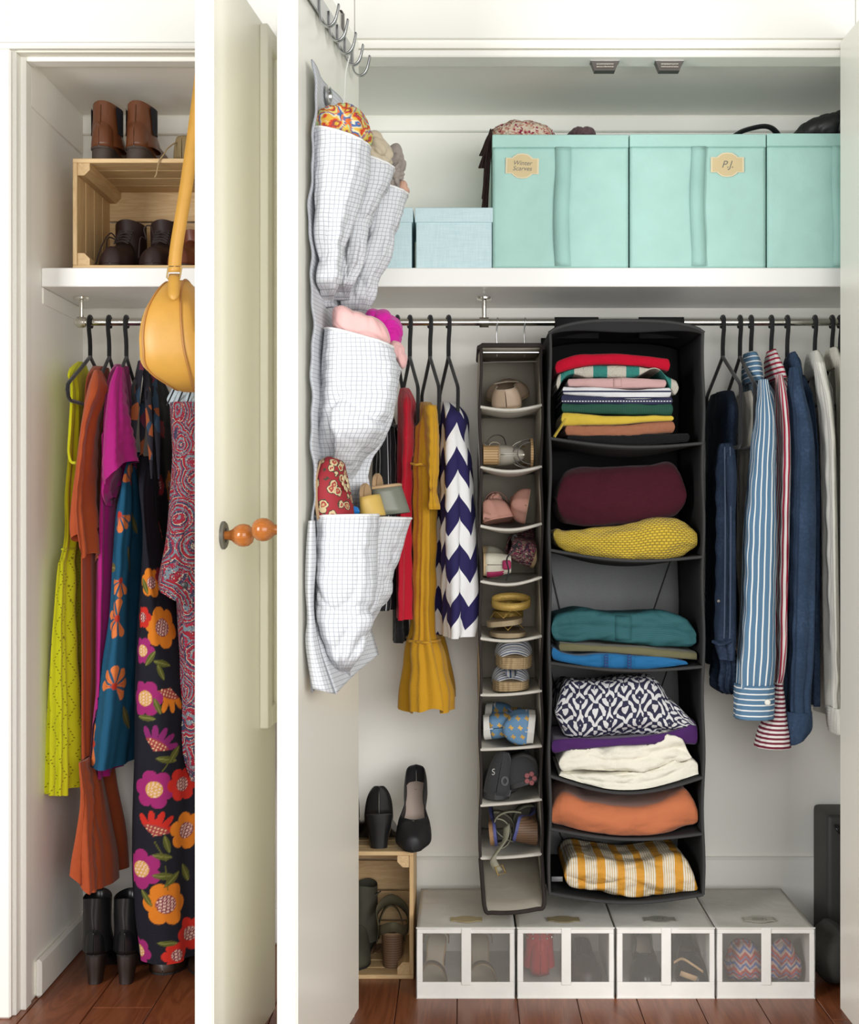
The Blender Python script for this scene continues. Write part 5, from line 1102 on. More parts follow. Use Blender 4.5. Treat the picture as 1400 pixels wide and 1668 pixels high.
# ---------------------------------------------------------------- shoe boxes with mesh windows
def sheer():
    t = NT('sheer_mesh'); nt = t.t; o = t.coord(); x, y, z = t.xyz(o)
    d = t.n('ShaderNodeBsdfTransparent'); b = t.b; t.set(b.inputs['Base Color'], (.58, .565, .52)); t.set(b.inputs['Roughness'], .7)
    mx = t.n('ShaderNodeMixShader', i0=.18, i1=d, i2=b); out = nt.nodes['Material Output']; nt.links.new(mx.outputs[0], out.inputs[0]); return t.m
SHEER = sheer(); SKW = canvas('white_nonwoven', (.70, .69, .64), .7, .3); SKT = canvas('white_nonwoven_top', (.72, .70, .64), .7, .3); BINDW = canvas('white_box_binding', (.76, .755, .72), .6, .3)
def shoe_box(pa, pb, label, tagx, tm, te, txt, tsize=.011):
    Y0 = 3.15; x0, x1 = PX(pa, Y0), PX(pb, Y0); h = PZ(1512, Y0); dep = .335
    t = thing('shoe_box', label, 'box', ((x0+x1)/2, Y0+dep/2, 0), 'white shoe boxes on the floor')
    b = MB()
    for r in ((x0, x0+.003, Y0+.004, Y0+dep, .002, h-.003), (x1-.003, x1, Y0+.004, Y0+dep, .002, h-.003), (x0, x1, Y0+dep-.003, Y0+dep, .002, h-.003), (x0, x1, Y0+.004, Y0+dep, .0005, .003)): b.rng(*r, .0008)
    b.build('box_body', SKW, t, smooth=False)
    n, m_ = 20, 24; u, v = np.meshgrid(np.linspace(0, 1, m_), np.linspace(0, 1, n)); G = np.zeros((n, m_, 3)); G[..., 0] = lerp(x0, x1, u); G[..., 1] = lerp(Y0+.001, Y0+dep, v)
    G[..., 2] = h-.002+.002*fbm(G, 9, 2, pa).reshape(n, m_)*np.clip(np.minimum(np.minimum(u, 1-u), np.minimum(v, 1-v))*8, 0, 1)
    MB().grid(G).build('top_flap', SKT, t, solid=.002)
    f = Y0+.001; wl, wr = x0+.0135, x1-.0115; zb, zt = .036, h-.0125; xm0, xm1 = lerp(x0, x1, .455), lerp(x0, x1, .555)
    for nm, r in (('bottom_band', (x0, x1, f, f+.004, .001, zb)), ('top_band', (x0, x1, f, f+.004, zt, h)), ('side_band', (x0, wl, f, f+.004, zb, zt)), ('side_band', (wr, x1, f, f+.004, zb, zt)), ('pull_strap', (xm0, xm1, f-.003, f+.002, zb-.006, h+.001))):
        MB().rng(*r, .0012).build(nm, BINDW, t, smooth=False)
    MB().tube([(x0, f-.0003, .001), (x0-.0005, f-.0003, h), (x1+.0005, f-.0003, h), (x1, f-.0003, .001)], .0022, 6, closed=True).build('piping', BINDW, t)
    for a, c in ((wl, xm0), (xm1, wr)): MB().grid(np.array([[(a, f+.002, zb), (c, f+.002, zb)], [(a, f+.002, zt), (c, f+.002, zt)]])).build('mesh_window', SHEER, t, smooth=False)
    T = Matrix.Translation((PX(tagx, 3.22), 3.215, h+.0012))
    plaque(T, .073, .052, t, tm, te, txt, tsize)
    return t
GRT = plain('grey_label', (.30, .29, .25), .7, 0, .05); CLT = plain('clear_label', (.50, .48, .41), .6, 0, .04); CLE = plain('clear_label_edge', (.40, .385, .33), .6, 0, .04); DKT = plain('dark_kraft', (.30, .24, .13), .7, 0, .04)
KT = plain('kraft_flat', (.44, .36, .20), .7, 0, .05)
shoe_box(679, 839, 'white mesh-front shoe box with kraft label, next to the floor crate', 760, KT, KT, None)
shoe_box(843, 1001, 'white mesh-front shoe box with red studded shoe inside', 918, DKT, DKT, None)
shoe_box(1005, 1165, 'white mesh-front shoe box with dark grey label on top', 1074, GRT, GRT, 'Black\nheels')
shoe_box(1168, 1328, 'rightmost white mesh-front shoe box with zigzag cloth inside', 1236, CLT, CLE, 'Winter\nslippers')
# ---------------------------------------------------------------- shoes
def MT(x, y, z, yaw=0, pitch=0, roll=0):
    """toe points along +x before turning; yaw about z, pitch lifts the toe, roll about the length"""
    return Matrix.Translation((x, y, z)) @ Matrix.Rotation(yaw, 4, 'Z') @ Matrix.Rotation(-pitch, 4, 'Y') @ Matrix.Rotation(roll, 4, 'X')
D = math.radians
LEATHER = lambda n, c, r=.35: plain(n, c, r, 0, .12, 30, .08, 140)
BLK = LEATHER('black_shoe_leather', (.010, .010, .011), .28); BLKSOLE = plain('black_sole', (.015, .014, .014), .6)
from mathutils.bvhtree import BVHTree
def surf(root, px, py):
    """matrix sitting on the camera-side surface of a thing, z along the surface normal"""
    o0 = Vector((0, 0, CH)); d = (P(px, py, 1.0)-o0).normalized(); best = None
    for ch in list(root.children)+([root] if root.type == 'MESH' else []):
        if ch.type != 'MESH': continue
        w0 = wloc(ch); bv = BVHTree.FromPolygons([w0+v.co for v in ch.data.vertices], [p.vertices[:] for p in ch.data.polygons])
        h = bv.ray_cast(o0, d)
        if h[0] is not None and (best is None or h[3] < best[3]): best = h
    if best is None: return Matrix.Translation(P(px, py, root.location.y)) @ FRONT
    n = best[1]
    if n.dot(d) > 0: n = -n
    z = n; x = Vector((1, 0, 0)); x = (x-z*x.dot(z)).normalized(); y = z.cross(x); p = best[0]+n*.002
    return Matrix(((x.x, y.x, z.x, p.x), (x.y, y.y, z.y, p.y), (x.z, y.z, z.z, p.z), (0, 0, 0, 1)))
def foot(W, toe):
    xs = [0, .02, .06, .15, .38, .68, .84, .93, .975, 1]; ws = [.02, .34, .56, .66, .60, 1.0, .90, .30+.55*toe, .16+.45*toe, .02]
    return lambda t: W/2*curve1(np.asarray(t, float), xs, ws)
def shoe(name, label, T, L=.24, W=.085, H=.0, th=.006, toe=.5, om=.6, hr=.05, hv=.045, ht=.03, up=None, sole=None, insole=None, heel=None, hl=.24, taper=.9, heelm=None, cat='shoe', group=None, am0=44, parent=None, platform=0, upper=True, sw=1.03, hback=None, rimm=None):
    """om: end of the foot opening along the length, hr: wall height, hv: instep height, ht: toe height"""
    w = foot(W, toe); up = up or BLK; sole = sole or BLKSOLE
    def zb(t): return platform+th+H*(1-sm(np.asarray(t)/.64))
    r = thing(name, label, cat, tuple(T @ Vector((L*.45, 0, 0))), group) if parent is None else parent
    Tf = lambda G: np.asarray(G) @ np.array(T)[:3, :3].T+np.array(T)[:3, 3]
    n = 40; t = .5-.5*np.cos(np.pi*np.linspace(0, 1, n)); wt = w(t); z0 = zb(t)
    if upper:
        hgt = np.where(t < om, lerp(hback or hr*1.05, hv, sm(t/om)), lerp(hv, ht, sm((t-om)/(1-om)))); hgt = hgt*np.clip((1-t)/.05, .02, 1)**.5
        am = np.where(t < om, np.radians(am0)+(np.pi/2-np.radians(am0))*np.maximum(np.clip(1-t/.05, 0, 1)**2, sm((t-om*.86)/(om*.14))**1.2), np.pi/2)
        q = np.linspace(0, 1, 12); sides = []
        for sg in (1, -1):
            a = am[:, None]*q[None, :]; y = sg*wt[:, None]*np.cos(a)**.95; z = z0[:, None]-th*.3+hgt[:, None]*(np.sin(a)/np.sin(am)[:, None])**.85
            G = np.stack([np.repeat(L*t[:, None], 12, 1), y, z], -1); sides.append(Tf(G))
        mb = MB(); mb.grid(sides[0], uv=None); mb.grid(sides[1]); u = mb.build('upper', up, r, solid=.0026, ang=80, weld=True)
        rim = [tuple(sides[0][i, -1]) for i in range(n) if t[i] <= om]+[tuple(sides[1][i, -1]) for i in reversed(range(n)) if t[i] <= om]
        MB().tube(rim, .0014, 5, closed=True).build('topline', rimm or up, u)
    G = []
    for i in range(n): G.append([(L*t[i]*1.004-.001, s_*wt[i]*sw, zz) for s_, zz in ((1, z0[i]), (1, z0[i]-th-platform*(t[i] > .0)), (-1, z0[i]-th-platform), (-1, z0[i]))])
    MB().grid(Tf(np.array(G)), cv=True, cap0=True, cap1=True).build('sole', sole, r, ang=40)
    if insole is not None:
        G = [[(L*t[i], s_*wt[i]*.9, z0[i]+.0012) for s_ in (-1, -.5, 0, .5, 1)] for i in range(2, n-2)]
        MB().grid(Tf(np.array(G))).build('insole', insole, r)
    if heel == 'block':
        tt = np.linspace(.015, hl, 10); ol = [(L*a, float(w(a))) for a in tt]+[(L*a, -float(w(a))) for a in tt[::-1]]; cxm = L*hl*.5; G = []
        for k in np.linspace(0, 1, 10):
            s_ = lerp(1, taper, sm(k)); G.append([(cxm+(x-cxm)*s_-.004*k, y*s_, lerp(float(zb(x/L))-th, 0, k)) for x, y in ol])
        MB().grid(Tf(np.array(G)), cv=True, cap1=True, cap0=True).build('heel', heelm or sole, r, ang=50)
    elif heel == 'wedge':
        G = [[(L*a, s_*float(w(a))*(1.0 if k == 0 else taper), (float(zb(a))-th if k == 0 else 0)) for s_, k in ((1, 0), (1, 1), (-1, 1), (-1, 0))] for a in np.linspace(.01, .72, 16)]
        MB().grid(Tf(np.array(G)), cv=True, cap0=True, cap1=True).build('wedge_heel', heelm or sole, r, ang=50)
    return r
def band(r, T, name, m, pts, wd, th=.002):
    """strap: centre line pts in shoe space with width vectors wd"""
    P_ = spline(pts, 24); w = Vector(wd); G = np.array([[tuple(T @ (p-w/2)), tuple(T @ p), tuple(T @ (p+w/2))] for p in P_])
    return MB().grid(G).build(name, m, r, solid=th)
def arch(r, T, x, W, h, wd, m, base, name='strap', lean=0, th=.002):
    a = np.linspace(0, math.pi, 13); return band(r, T, name, m, [(x+lean*math.sin(q), W/2*math.cos(q), base+h*math.sin(q)) for q in a], (wd, 0, 0), th)
def boot(name, label, T, L=.25, W=.085, sh=.13, H=.035, th=.008, up=None, sole=None, gore=None, heelm=None, rx=.052, ry=.036, laces=None, toe=.5, group=None, hl=.28, ht=.04, taper=.92, topw=1.0):
    r = shoe(name, label, T, L, W, H, th, toe, .12, .05, .085, ht, up, sole, None, 'block' if H > .012 else None, hl, taper, heelm, 'boot', group, 86, hback=.05)
    Tf = lambda G: np.asarray(G) @ np.array(T)[:3, :3].T+np.array(T)[:3, 3]
    n = 36; G = []; a = np.linspace(0, 2*math.pi, n, endpoint=False); cx = L*.22; zb0 = H*.9+th
    for k in np.linspace(0, 1, 16):
        z = zb0+.004+(sh-zb0)*k; f = lerp(1.16, 1.0, sm(k/.45))*lerp(1, topw, k); wob = 1+.012*np.sin(5*a+9*k)
        xx = cx+rx*f*np.cos(a)*wob+(.010*(1-sm(k/.5))); G.append(np.stack([xx, ry*f*np.sin(a)*wob, np.full(n, z)+.004*np.cos(2*a)*(k > .98)], -1))
    for k in (.96, .8, .5):
        z = zb0+.004+(sh-zb0)*k; G.append(np.stack([cx+rx*.93*np.cos(a), ry*.92*np.sin(a), np.full(n, z)], -1))
    s_ = MB().grid(Tf(np.array(G)), cv=True).build('shaft', up, r, ang=80)
    if gore is not None:
        for sg in (1, -1):
            GG = []
            for k in np.linspace(.35, .97, 8):
                z = zb0+(sh-zb0)*k; hw = lerp(.25, .55, k); GG.append([(cx+(rx+.0012)*lerp(1.16, 1, sm(k/.45))*math.cos(b), sg*(ry+.0012)*lerp(1.16, 1, sm(k/.45))*math.sin(b), z) for b in np.linspace(math.pi/2-hw, math.pi/2+hw, 7)])
            MB().grid(Tf(np.array(GG))).build('elastic_gore', gore, r)
    MB().tube([tuple(T @ Vector((cx-rx*1.13-.001, 0, zb0+.01))), tuple(T @ Vector((cx-rx-.001, 0, lerp(zb0, sh, .5)))), tuple(T @ Vector((cx-rx-.001, 0, sh-.003)))], .0012, 5).build('back_seam', up, s_)
    if laces is not None:
        for k in range(5):
            f0 = k/5; p = lambda s, f: T @ Vector((lerp(L*.60, L*.40, f), s*.018, lerp(.062, sh*.80, f)+.008))
            for s in (1, -1): MB().tube(spline([p(s, f0), p(0, f0+.07)+Vector((0, 0, .004)), p(-s, f0+.14)], 8), .0017, 6).build('lace', laces, r)
    return r
ctop = LC['z1']
TAN = LEATHER('tan_brown_leather', (.125, .040, .014), .35); STACK = plain('dark_stacked_sole', (.050, .034, .026), .6, 0, .3, 60); ELA = plain('dark_elastic', (.012, .012, .02), .9)
for px, lab in ((162, 'tan brown ankle boot, left of the pair on top of crate'), (219, 'tan brown ankle boot, right of the pair on top of crate')):
    boot('ankle_boot', lab, MT(PX(px, 3.25), 3.245, ctop+.0005, D(84)), .25, .078, .135, .030, .007, TAN, STACK, ELA, STACK, .048, .0335, hl=.34, taper=.97, topw=.92)
# tan lace-up lying on the crate
TANS = LEATHER('olive_tan_suede', (.23, .165, .075), .7); T = MT(PX(297, 3.27), 3.265, ctop+.001, D(80))
sn = shoe('lace_up_shoe', 'olive tan lace-up shoe at the right on top of crate', T, .25, .088, 0, .014, .6, .5, .05, .055, .035, TANS, plain('dark_tan_sole', (.06, .045, .025), .6), TANS)
MB().tube(spline([P(305, 226, 3.30), P(287, 232, 3.27), P(273, 242, 3.24), P(268, 250, 3.226), P(262, 258, 3.218), P(259, 263, 3.217), P(255, 283, 3.217), P(252, 289, 3.217)], 30), .0017, 6).build('shoelace', plain('tan_lace', (.36, .26, .13), .8), sn)
# dark lace-up boots in the left crate, toes to the camera
OXB = LEATHER('oxblood_suede', (.020, .007, .0065), .6); LACE = plain('dark_lace', (.022, .012, .010), .7)
for px, lab, yw in ((226, 'dark brown lace-up boot, left of the pair in crate', -92), (279, 'dark brown lace-up boot, right of the pair in crate', -88)):
    T = MT(PX(px-2, 3.48), 3.475, LC['z0']+.0105, D(yw)); b = boot('lace_up_boot', lab, T, .235, .078, .128, .012, .010, OXB, plain('brown_sole', (.03, .02, .015), .6), None, None, .05, .036, LACE)
    e = T @ Vector((.09, 0, .1))
    o1 = (P(px-34, 392, 3.33), P(px-46, 380, 3.31), P(px-60, 400, 3.28), P(px-70, 430, 3.26)) if px < 230 else (P(px-40, 390, 3.33), P(px-44, 372, 3.32), P(px-34, 368, 3.32), P(px-28, 385, 3.33))
    MB().tube(spline(o1, 20), .0017, 6).build('lace', LACE, b); MB().tube(spline([o1[0], P(px-50, 388, 3.31), P(px-53, 420, 3.28)], 14), .0017, 6).build('lace', LACE, b)
    MB().rng(-.012, .012, -.004, .004, 0, .035, .001).build('x', OXB) if False else band(b, T, 'pull_tab', OXB, [(.004, 0, .085), (.002, 0, .115), (.008, 0, .116), (.010, 0, .09)], (0, .02, 0))
boot('chestnut_boot', 'chestnut brown boot at the right end inside left crate', MT(PX(325, 3.45), 3.45, LC['z0']+.0105, D(-92)), .22, .074, .10, .015, .008, LEATHER('chestnut_leather', (.14, .035, .015), .4), STACK, None, None, .048, .035)
# floor of the left wardrobe
for px, lab in ((153, 'black heeled ankle boot nearest the left wall on floor'), (204, 'black heeled ankle boot beside the floral dress hem')):
    boot('black_ankle_boot', lab, MT(PX(px, 3.24), 3.235, .0005, D(95)), .25, .066, .19, .065, .006, BLK, BLKSOLE, None, plain('dark_brown_heel', (.022, .013, .010), .45), .046, .031, hl=.19, taper=.74, topw=1.06)
BRB = LEATHER('dark_brown_leather', (.045, .022, .012), .4)
for px, lab in ((270, 'dark brown shoe on floor, toe under the black floral dress'), (334, 'dark brown shoe on floor, half behind the left door')):
    shoe('brown_shoe', lab, MT(PX(px, 3.34), 3.54, .0005, D(-90)), .235, .086, .01, .008, .6, .5, .045, .045, .036, BRB, BLKSOLE, BLK)
# black pumps on the floor crate
pz = RC['z1']+.0005; NUDE = plain('nude_insole', (.50, .40, .34), .6); SUE = LEATHER('black_suede', (.012, .012, .014), .55)
T = MT(PX(618, 3.30), 3.30, pz, D(95)); shoe('black_pump', 'black leather pump with block heel facing outwards on crate', T, .20, .098, .080, .004, .45, .60, .060, .050, .03, BLK, BLKSOLE, BLK, 'block', .19, .62, BLK, hback=.064, am0=66)
T = MT(PX(679, 3.46), 3.475, pz+.074, D(-91), D(-19)); b = shoe('black_pump', 'black pump showing its nude insole, standing toe forward on crate', T, .225, .082, .055, .004, .5, .70, .045, .040, .032, SUE, BLKSOLE, NUDE, 'block', .16, .8, BLK, am0=36)
text_mesh('~', .012, T @ Matrix.Translation((.05, 0, .066)) @ Matrix.Rotation(D(15), 4, 'Y') @ Matrix.Rotation(D(90), 4, 'Z'), INK, b, 'insole_print')
T = MT(PX(568, 3.30), 3.30, pz, D(97)); shoe('brown_pump', 'dark brown pump on crate mostly hidden by the open door', T, .235, .08, .08, .004, .45, .6, .06, .05, .03, BRB, BLKSOLE, NUDE, 'block', .17, .84, BRB)
# shoes inside the floor crate
KH = LEATHER('khaki_suede', (.085, .075, .040), .8); GRS = LEATHER('green_grey_suede', (.062, .060, .040), .85); WDN = stripes('stacked_wood', (.20, .125, .07), (.13, .075, .04), .006, .45, 'v', rough=.6)
def stack_wood(name, c0, c1, p):
    if name in _mats: return _mats[name]
    t = NT(name); x, y, z = t.xyz(t.coord()); f = t.math('LESS_THAN', t.math('FRACT', t.math('DIVIDE', z, p)), .35)
    _mats[name] = t.out(t.mix(f, c0, c1), .6); return _mats[name]
STW = stack_wood('stacked_leather', (.17, .095, .05), (.09, .05, .028), .0055); STL = stack_wood('light_stacked_leather', (.46, .30, .14), (.28, .16, .07), .006)
zc = .0105
bt_ = boot('suede_bootie', 'olive suede bootie standing in the floor crate', MT(PX(601, 3.46), 3.485, zc, D(-102)), .19, .074, .165, .03, .008, GRS, BLKSOLE, None, STW, .044, .033, topw=.9)
band(bt_, Matrix(), 'tongue', GRS, [P(598, 1482, 3.44), P(603, 1466, 3.43), P(610, 1459, 3.425), P(617, 1455, 3.42)], (.012, 0, .012), .003)
T = MT(PX(641, 3.33), 3.325, zc, D(96)); sd = shoe('khaki_sandal', 'khaki sandal with stacked block heel in the floor crate', T, .20, .075, .078, .005, .6, .6, .05, .05, .03, KH, plain('tan_sole', (.26, .16, .09), .6), plain('tan_insole', (.30, .18, .10), .6), 'block', .27, .92, STW, upper=False)
arch(sd, T, .16, .074, .045, .05, KH, .008, 'toe_strap'); arch(sd, T, .10, .066, .085, .022, KH, .035, 'ankle_strap', .01)
Gp = [(.02, .033, .085), (-.006, 0, .10), (.02, -.033, .085), (.06, -.036, .12), (.09, 0, .14), (.06, .036, .12)]
band(sd, T, 'heel_strap', KH, Gp+[Gp[0]], (0, 0, .024)); MB().tube([T @ Vector((x, -.036, z)) for x, z in ((.05, .085), (.075, .085), (.075, .10), (.05, .10))], .0014, 6, closed=True).build('buckle', BRASS, sd)
# ---------------------------------------------------------------- mustard bag on the left door
BAGM = LEATHER('mustard_leather', (.60, .315, .055), .42); BAGD = LEATHER('mustard_leather_edge', (.42, .19, .045), .45)
Yb0, Yb1 = 2.70, 2.90
bag = thing('shoulder_bag', 'mustard leather saddle bag hanging on inside of left door', 'bag', P(290, 632, 2.8))
def bagsec(k, n=48):
    """outline in depth/height at thickness position k (0 left face .. 1 right face)"""
    a = np.linspace(0, 2*math.pi, n, endpoint=False); c = np.sign(np.cos(a))*np.abs(np.cos(a))**.8; s_ = np.sign(np.sin(a))*np.abs(np.sin(a))**.85
    return c, s_
n = 64; m_ = 14; c, s_ = bagsec(0, n); zt, zb_ = PZ(447, 2.72), PZ(634, 2.74); Yc, hy = 2.80, .105
G = []
for k in np.linspace(0, 1, m_):
    row = []
    for ci, si in zip(c, s_):
        v = (si+1)/2; z = lerp(zb_, zt, v)
        xl = float(curve1(v, [0, .12, .35, .7, 1.0], [272, 240, 231, 238, 262])); xr = float(curve1(v, [0, .12, .35, .7, 1], [322, 332, 326, 316, 304]))
        Yp = Yc+hy*ci*(1-.12*v); f = 2.73
        pin = 1-.10*abs(2*k-1)**4
        row.append((lerp(PX(xl, f), PX(xr, f), k), Yc+(Yp-Yc)*pin, (zt+zb_)/2+(z-(zt+zb_)/2)*pin))
    G.append(row)
G = np.array(G); MB().grid(G, cv=True, cap0=True, cap1=True).build('bag_body', BAGM, bag, ang=60)
for k in (1, m_-4): MB().tube([tuple(Vector(v)+(Vector(v)-Vector((v[0], Yc, (zt+zb_)/2))).normalized()*.0012) for v in G[k]], .0024, 6, closed=True).build('piping', BAGD, bag)
# gusset tab, ring and strap
tb = spline([P(285, 447, 2.735), P(284, 452, 2.712), P(283, 475, 2.697), P(283, 489, 2.693)], 14)
MB().grid(np.array([[tuple(p+Vector((-.011*w, 0, 0))), tuple(p+Vector((0, -.001, 0))), tuple(p+Vector((.011*w, 0, 0)))] for p, w in zip(tb, [1]*10+[.95, .85, .65, .3])])).build('strap_tab', BAGM, bag, solid=.003)
rg = [P(x, y, 2.712) for x, y in ((274, 437), (272, 452), (275, 455), (290, 456), (293, 453), (296, 436), (293, 434), (277, 434))]
MB().tube(rg, .0017, 8, closed=True).build('metal_ring', BRASS, bag)
sp = spline([P(284, 443, 2.712), P(288, 400, 2.715), P(301, 320, 2.72), P(314, 230, 2.73), P(322, 170, 2.74), P(328, 120, 2.76)], 40)
MB().grid(np.array([[tuple(p+Vector((-.0125, .001, 0))), tuple(p+Vector((0, -.0008, 0))), tuple(p+Vector((.0125, .001, 0)))] for p in sp])).build('shoulder_strap', BAGM, bag, solid=.003)
MB().tube(spline([P(328, 122, 2.762), P(334, 112, 2.765), P(342, 116, 2.77), P(344, 130, 2.77)], 10), .003, 6).build('door_hook', STEEL, bag) if False else None
# ---------------------------------------------------------------- right end of the floor
cs = thing('black_case', 'tall black case standing upright at right end of the wardrobe', 'case', (PX(1350, 3.45)+.08, 3.46, 0))
MB().rng(PX(1348, 3.40), PX(1348, 3.40)+.10, 3.40, 3.54, .0005, PZ(1328, 3.40), .014, 3).build('case_body', plain('black_case_fabric', (.036, .036, .033), .6), cs, ang=50)
MB().tube(spline([P(1362, 1345, 3.395), P(1364, 1350, 3.385), P(1372, 1358, 3.385), P(1380, 1352, 3.395)], 12), .0045, 8).build('carry_handle', BLK, cs)
HATM = stripes('black_woven_straw', (.035, .035, .033), (.07, .07, .063), .004, .5, 'v', rough=.8)
ht = thing('woven_hat', 'black woven hat lying on its side beside the last shoe box', 'hat', (PX(1352, 3.25), 3.26, 0))
q = Matrix.Translation(P(1350, 1556, 3.25)) @ Matrix.Rotation(D(68), 4, 'Y') @ Matrix.Rotation(D(-14), 4, 'X')
MB().lathe([(0, -.038), (.03, -.036), (.055, -.026), (.066, -.006), (.070, .012), (.073, .028)], q, 40).build('crown', HATM, ht, ang=80, solid=.002)
MB().lathe([(.070, .026), (.074, .033), (.070, .040), (.058, .043)], q, 40).build('brim', plain('black_hat_brim', (.02, .02, .02), .7), ht, ang=80, solid=.002)
# ---------------------------------------------------------------- shoes in the narrow organizer
GRP = None
def flo(i): return (nedge[i][0]+nedge[i][2])/2-.008
def XN(px, Y=3.24): return PX(px, Y)
BEIGE = LEATHER('beige_flat_leather', (.42, .31, .22), .5); GUM = plain('gum_sole', (.36, .26, .15), .6); CREAMI = plain('cream_insole', (.50, .43, .33), .7)
shoe('beige_flat', 'beige slip-on flat in the top pocket of narrow shoe organizer', MT(XN(826), 3.25, flo(0)+.002, D(87), D(16), D(-5)), .215, .102, 0, .005, .6, .70, .036, .034, .03, BEIGE, GUM, CREAMI, am0=50, hback=.042, rimm=CREAMI)
SILV = plain('silver_leather', (.60, .56, .48), .3, .6, .08, 20, .03, 90); SILS = plain('dark_silver_strap', (.10, .09, .08), .45, .3)
T = MT(XN(786), 3.25, flo(1)+.037, D(90), 0, D(90)); s = shoe('silver_sandal', 'silver sandal on its side with layered wooden heel, second organizer pocket', T, .22, .070, .038, .004, .5, .30, .055, .04, .03, SILV, GUM, CREAMI, 'block', .26, .95, STL, am0=62, hback=.056)
T = MT(XN(869), 3.42, flo(1)+.040, D(-90), 0, D(90)); s = shoe('silver_sandal', 'second silver sandal standing on edge at right of its pocket', T, .20, .07, .02, .006, .5, .3, .04, .03, .03, SILS, STL, CREAMI, 'block', .25, .95, STL, upper=False)
arch(s, T, .16, .066, .040, .018, SILS, .006, 'strap'); arch(s, T, .13, .066, .046, .012, SILV, .008, 'strap'); arch(s, T, .185, .05, .03, .014, SILS, .006, 'strap')
t_ = thing('sandal_strap', 'dark striped sandal strap loop behind silver heel, second organizer pocket', 'strap', P(808, 757, 3.40))
m = MB(); p = spline([P(790, 745, 3.38), P(794, 720, 3.38), P(806, 709, 3.37), P(820, 712, 3.38), P(826, 730, 3.40)], 20); MB().grid(np.array([[tuple(a+Vector((0, -.01, 0))), tuple(a+Vector((0, .01, 0)))] for a in p])).build('loop', SILS, t_, solid=.002)
p = spline([P(793, 735, 3.37), P(800, 722, 3.365), P(812, 722, 3.365), P(822, 735, 3.38)], 14); MB().grid(np.array([[tuple(a+Vector((0, -.007, 0))), tuple(a+Vector((0, .007, 0)))] for a in p])).build('inner_loop', CREAMI, t_, solid=.002)
PINK = LEATHER('dusty_pink_suede', (.44, .225, .175), .85)
T = MT(XN(826), 3.455, flo(2)+.004, D(-100), D(4), D(14)); s = shoe('pink_shoe', 'dusty pink suede shoe with pointed front, third organizer pocket', T, .215, .090, 0, .004, .25, .45, .045, .055, .045, PINK, PINK, PINK, hback=.05)
arch(s, T, .05, .06, .035, .016, PINK, .045, 'ankle_tie'); band(s, Matrix(), 'ankle_tie', PINK, [P(812, 838, 3.26), P(800, 841, 3.245), P(790, 839, 3.235), P(785, 842, 3.235)], (0, .004, .012), .003)
T = MT(XN(866), 3.45, flo(2)+.045, D(-92), D(2), D(80)); s = shoe('pink_shoe', 'second dusty pink suede shoe on edge at right of its pocket', T, .20, .080, 0, .004, .3, .5, .035, .04, .035, PINK, plain('pink_sole', (.40, .24, .17), .6), PINK)
scarf('pink_tie', 'knotted dusty pink ankle tie at left, third organizer pocket', [(796, 830), (798, 808), (812, 802), (818, 812), (812, 830), (804, 836)], 3.34, .02, PINK, 120, 'tie', .004, 40)
WSN = LEATHER('white_sneaker_leather', (.60, .57, .47), .55); MGN = plain('magenta_nubuck', (.30, .012, .075), .7)
T = MT(XN(785), 3.245, flo(3)+.040, D(88), 0, D(90)); s = shoe('white_sneaker', 'white sneaker with magenta side lying on edge, fourth organizer pocket', T, .22, .078, 0, .013, .6, .5, .055, .055, .035, WSN, plain('tan_rubber', (.46, .33, .18), .6), CREAMI)
G = []
for a in np.linspace(.02, .5, 12): w = float(foot(.078, .6)(a)); G.append([tuple(T @ Vector((.22*a, -w*math.cos(q)**.8-.0035, .010+.053*math.sin(q)**.85))) for q in np.linspace(0.02, .85, 8)])
MB().grid(np.array(G)).build('magenta_side', MGN, s, solid=.003)
MB().box(T @ Vector((-.003, 0, .058)), (.020, .012, .022), .005, None, 2).build('heel_tab', MGN, s, ang=60)
def multi_knit():
    t = NT('multi_runner_knit'); o = t.coord(); n = t.n('ShaderNodeTexNoise', Vector=t.n('ShaderNodeMapping', Vector=o, Scale=(1, 3, 1)), Scale=75.0, Detail=2.0).outputs[0]
    return t.out(t.ramp(n, [(0, (.03, .015, .03)), (.42, (.22, .02, .07)), (.48, (.30, .25, .16)), (.53, (.03, .02, .035)), (.58, (.24, .03, .09)), (.64, (.42, .38, .28))], True), .8)
T = MT(XN(878), 3.30, flo(3)+.052, D(92), D(10), D(-72)); s = shoe('patterned_sneaker', 'multicoloured magenta and black sneaker with dark laces, fourth organizer pocket', T, .22, .085, 0, .012, .6, .45, .055, .058, .04, multi_knit(), plain('tan_rubber', (.46, .33, .18), .6), CREAMI)
BL_ = plain('black_lace', (.012, .010, .012), .8)
for k, (a, b) in enumerate((((834, 880), (842, 874)), ((836, 890), (846, 894)), ((838, 898), (850, 886)))): MB().tube(spline([P(a[0], a[1], 3.262), P((a[0]+b[0])/2, min(a[1], b[1])-3, 3.25), P(b[0], b[1], 3.262)], 10), .0022, 6).build('lace', BL_, s)
MB().tube(spline([P(838, 896, 3.256), P(828, 906, 3.215), P(826, 915, 3.207), P(829, 930, 3.207), P(825, 946, 3.207)], 16), .0018, 6).build('lace', BL_, s)
GOLD = plain('gold_glitter', (.50, .33, .08), .45, .35, .5, 400, .5, 500); GOLDS = plain('gold_strap', (.52, .34, .09), .5, .2); SANDS = plain('sand_footbed', (.34, .26, .155), .75)
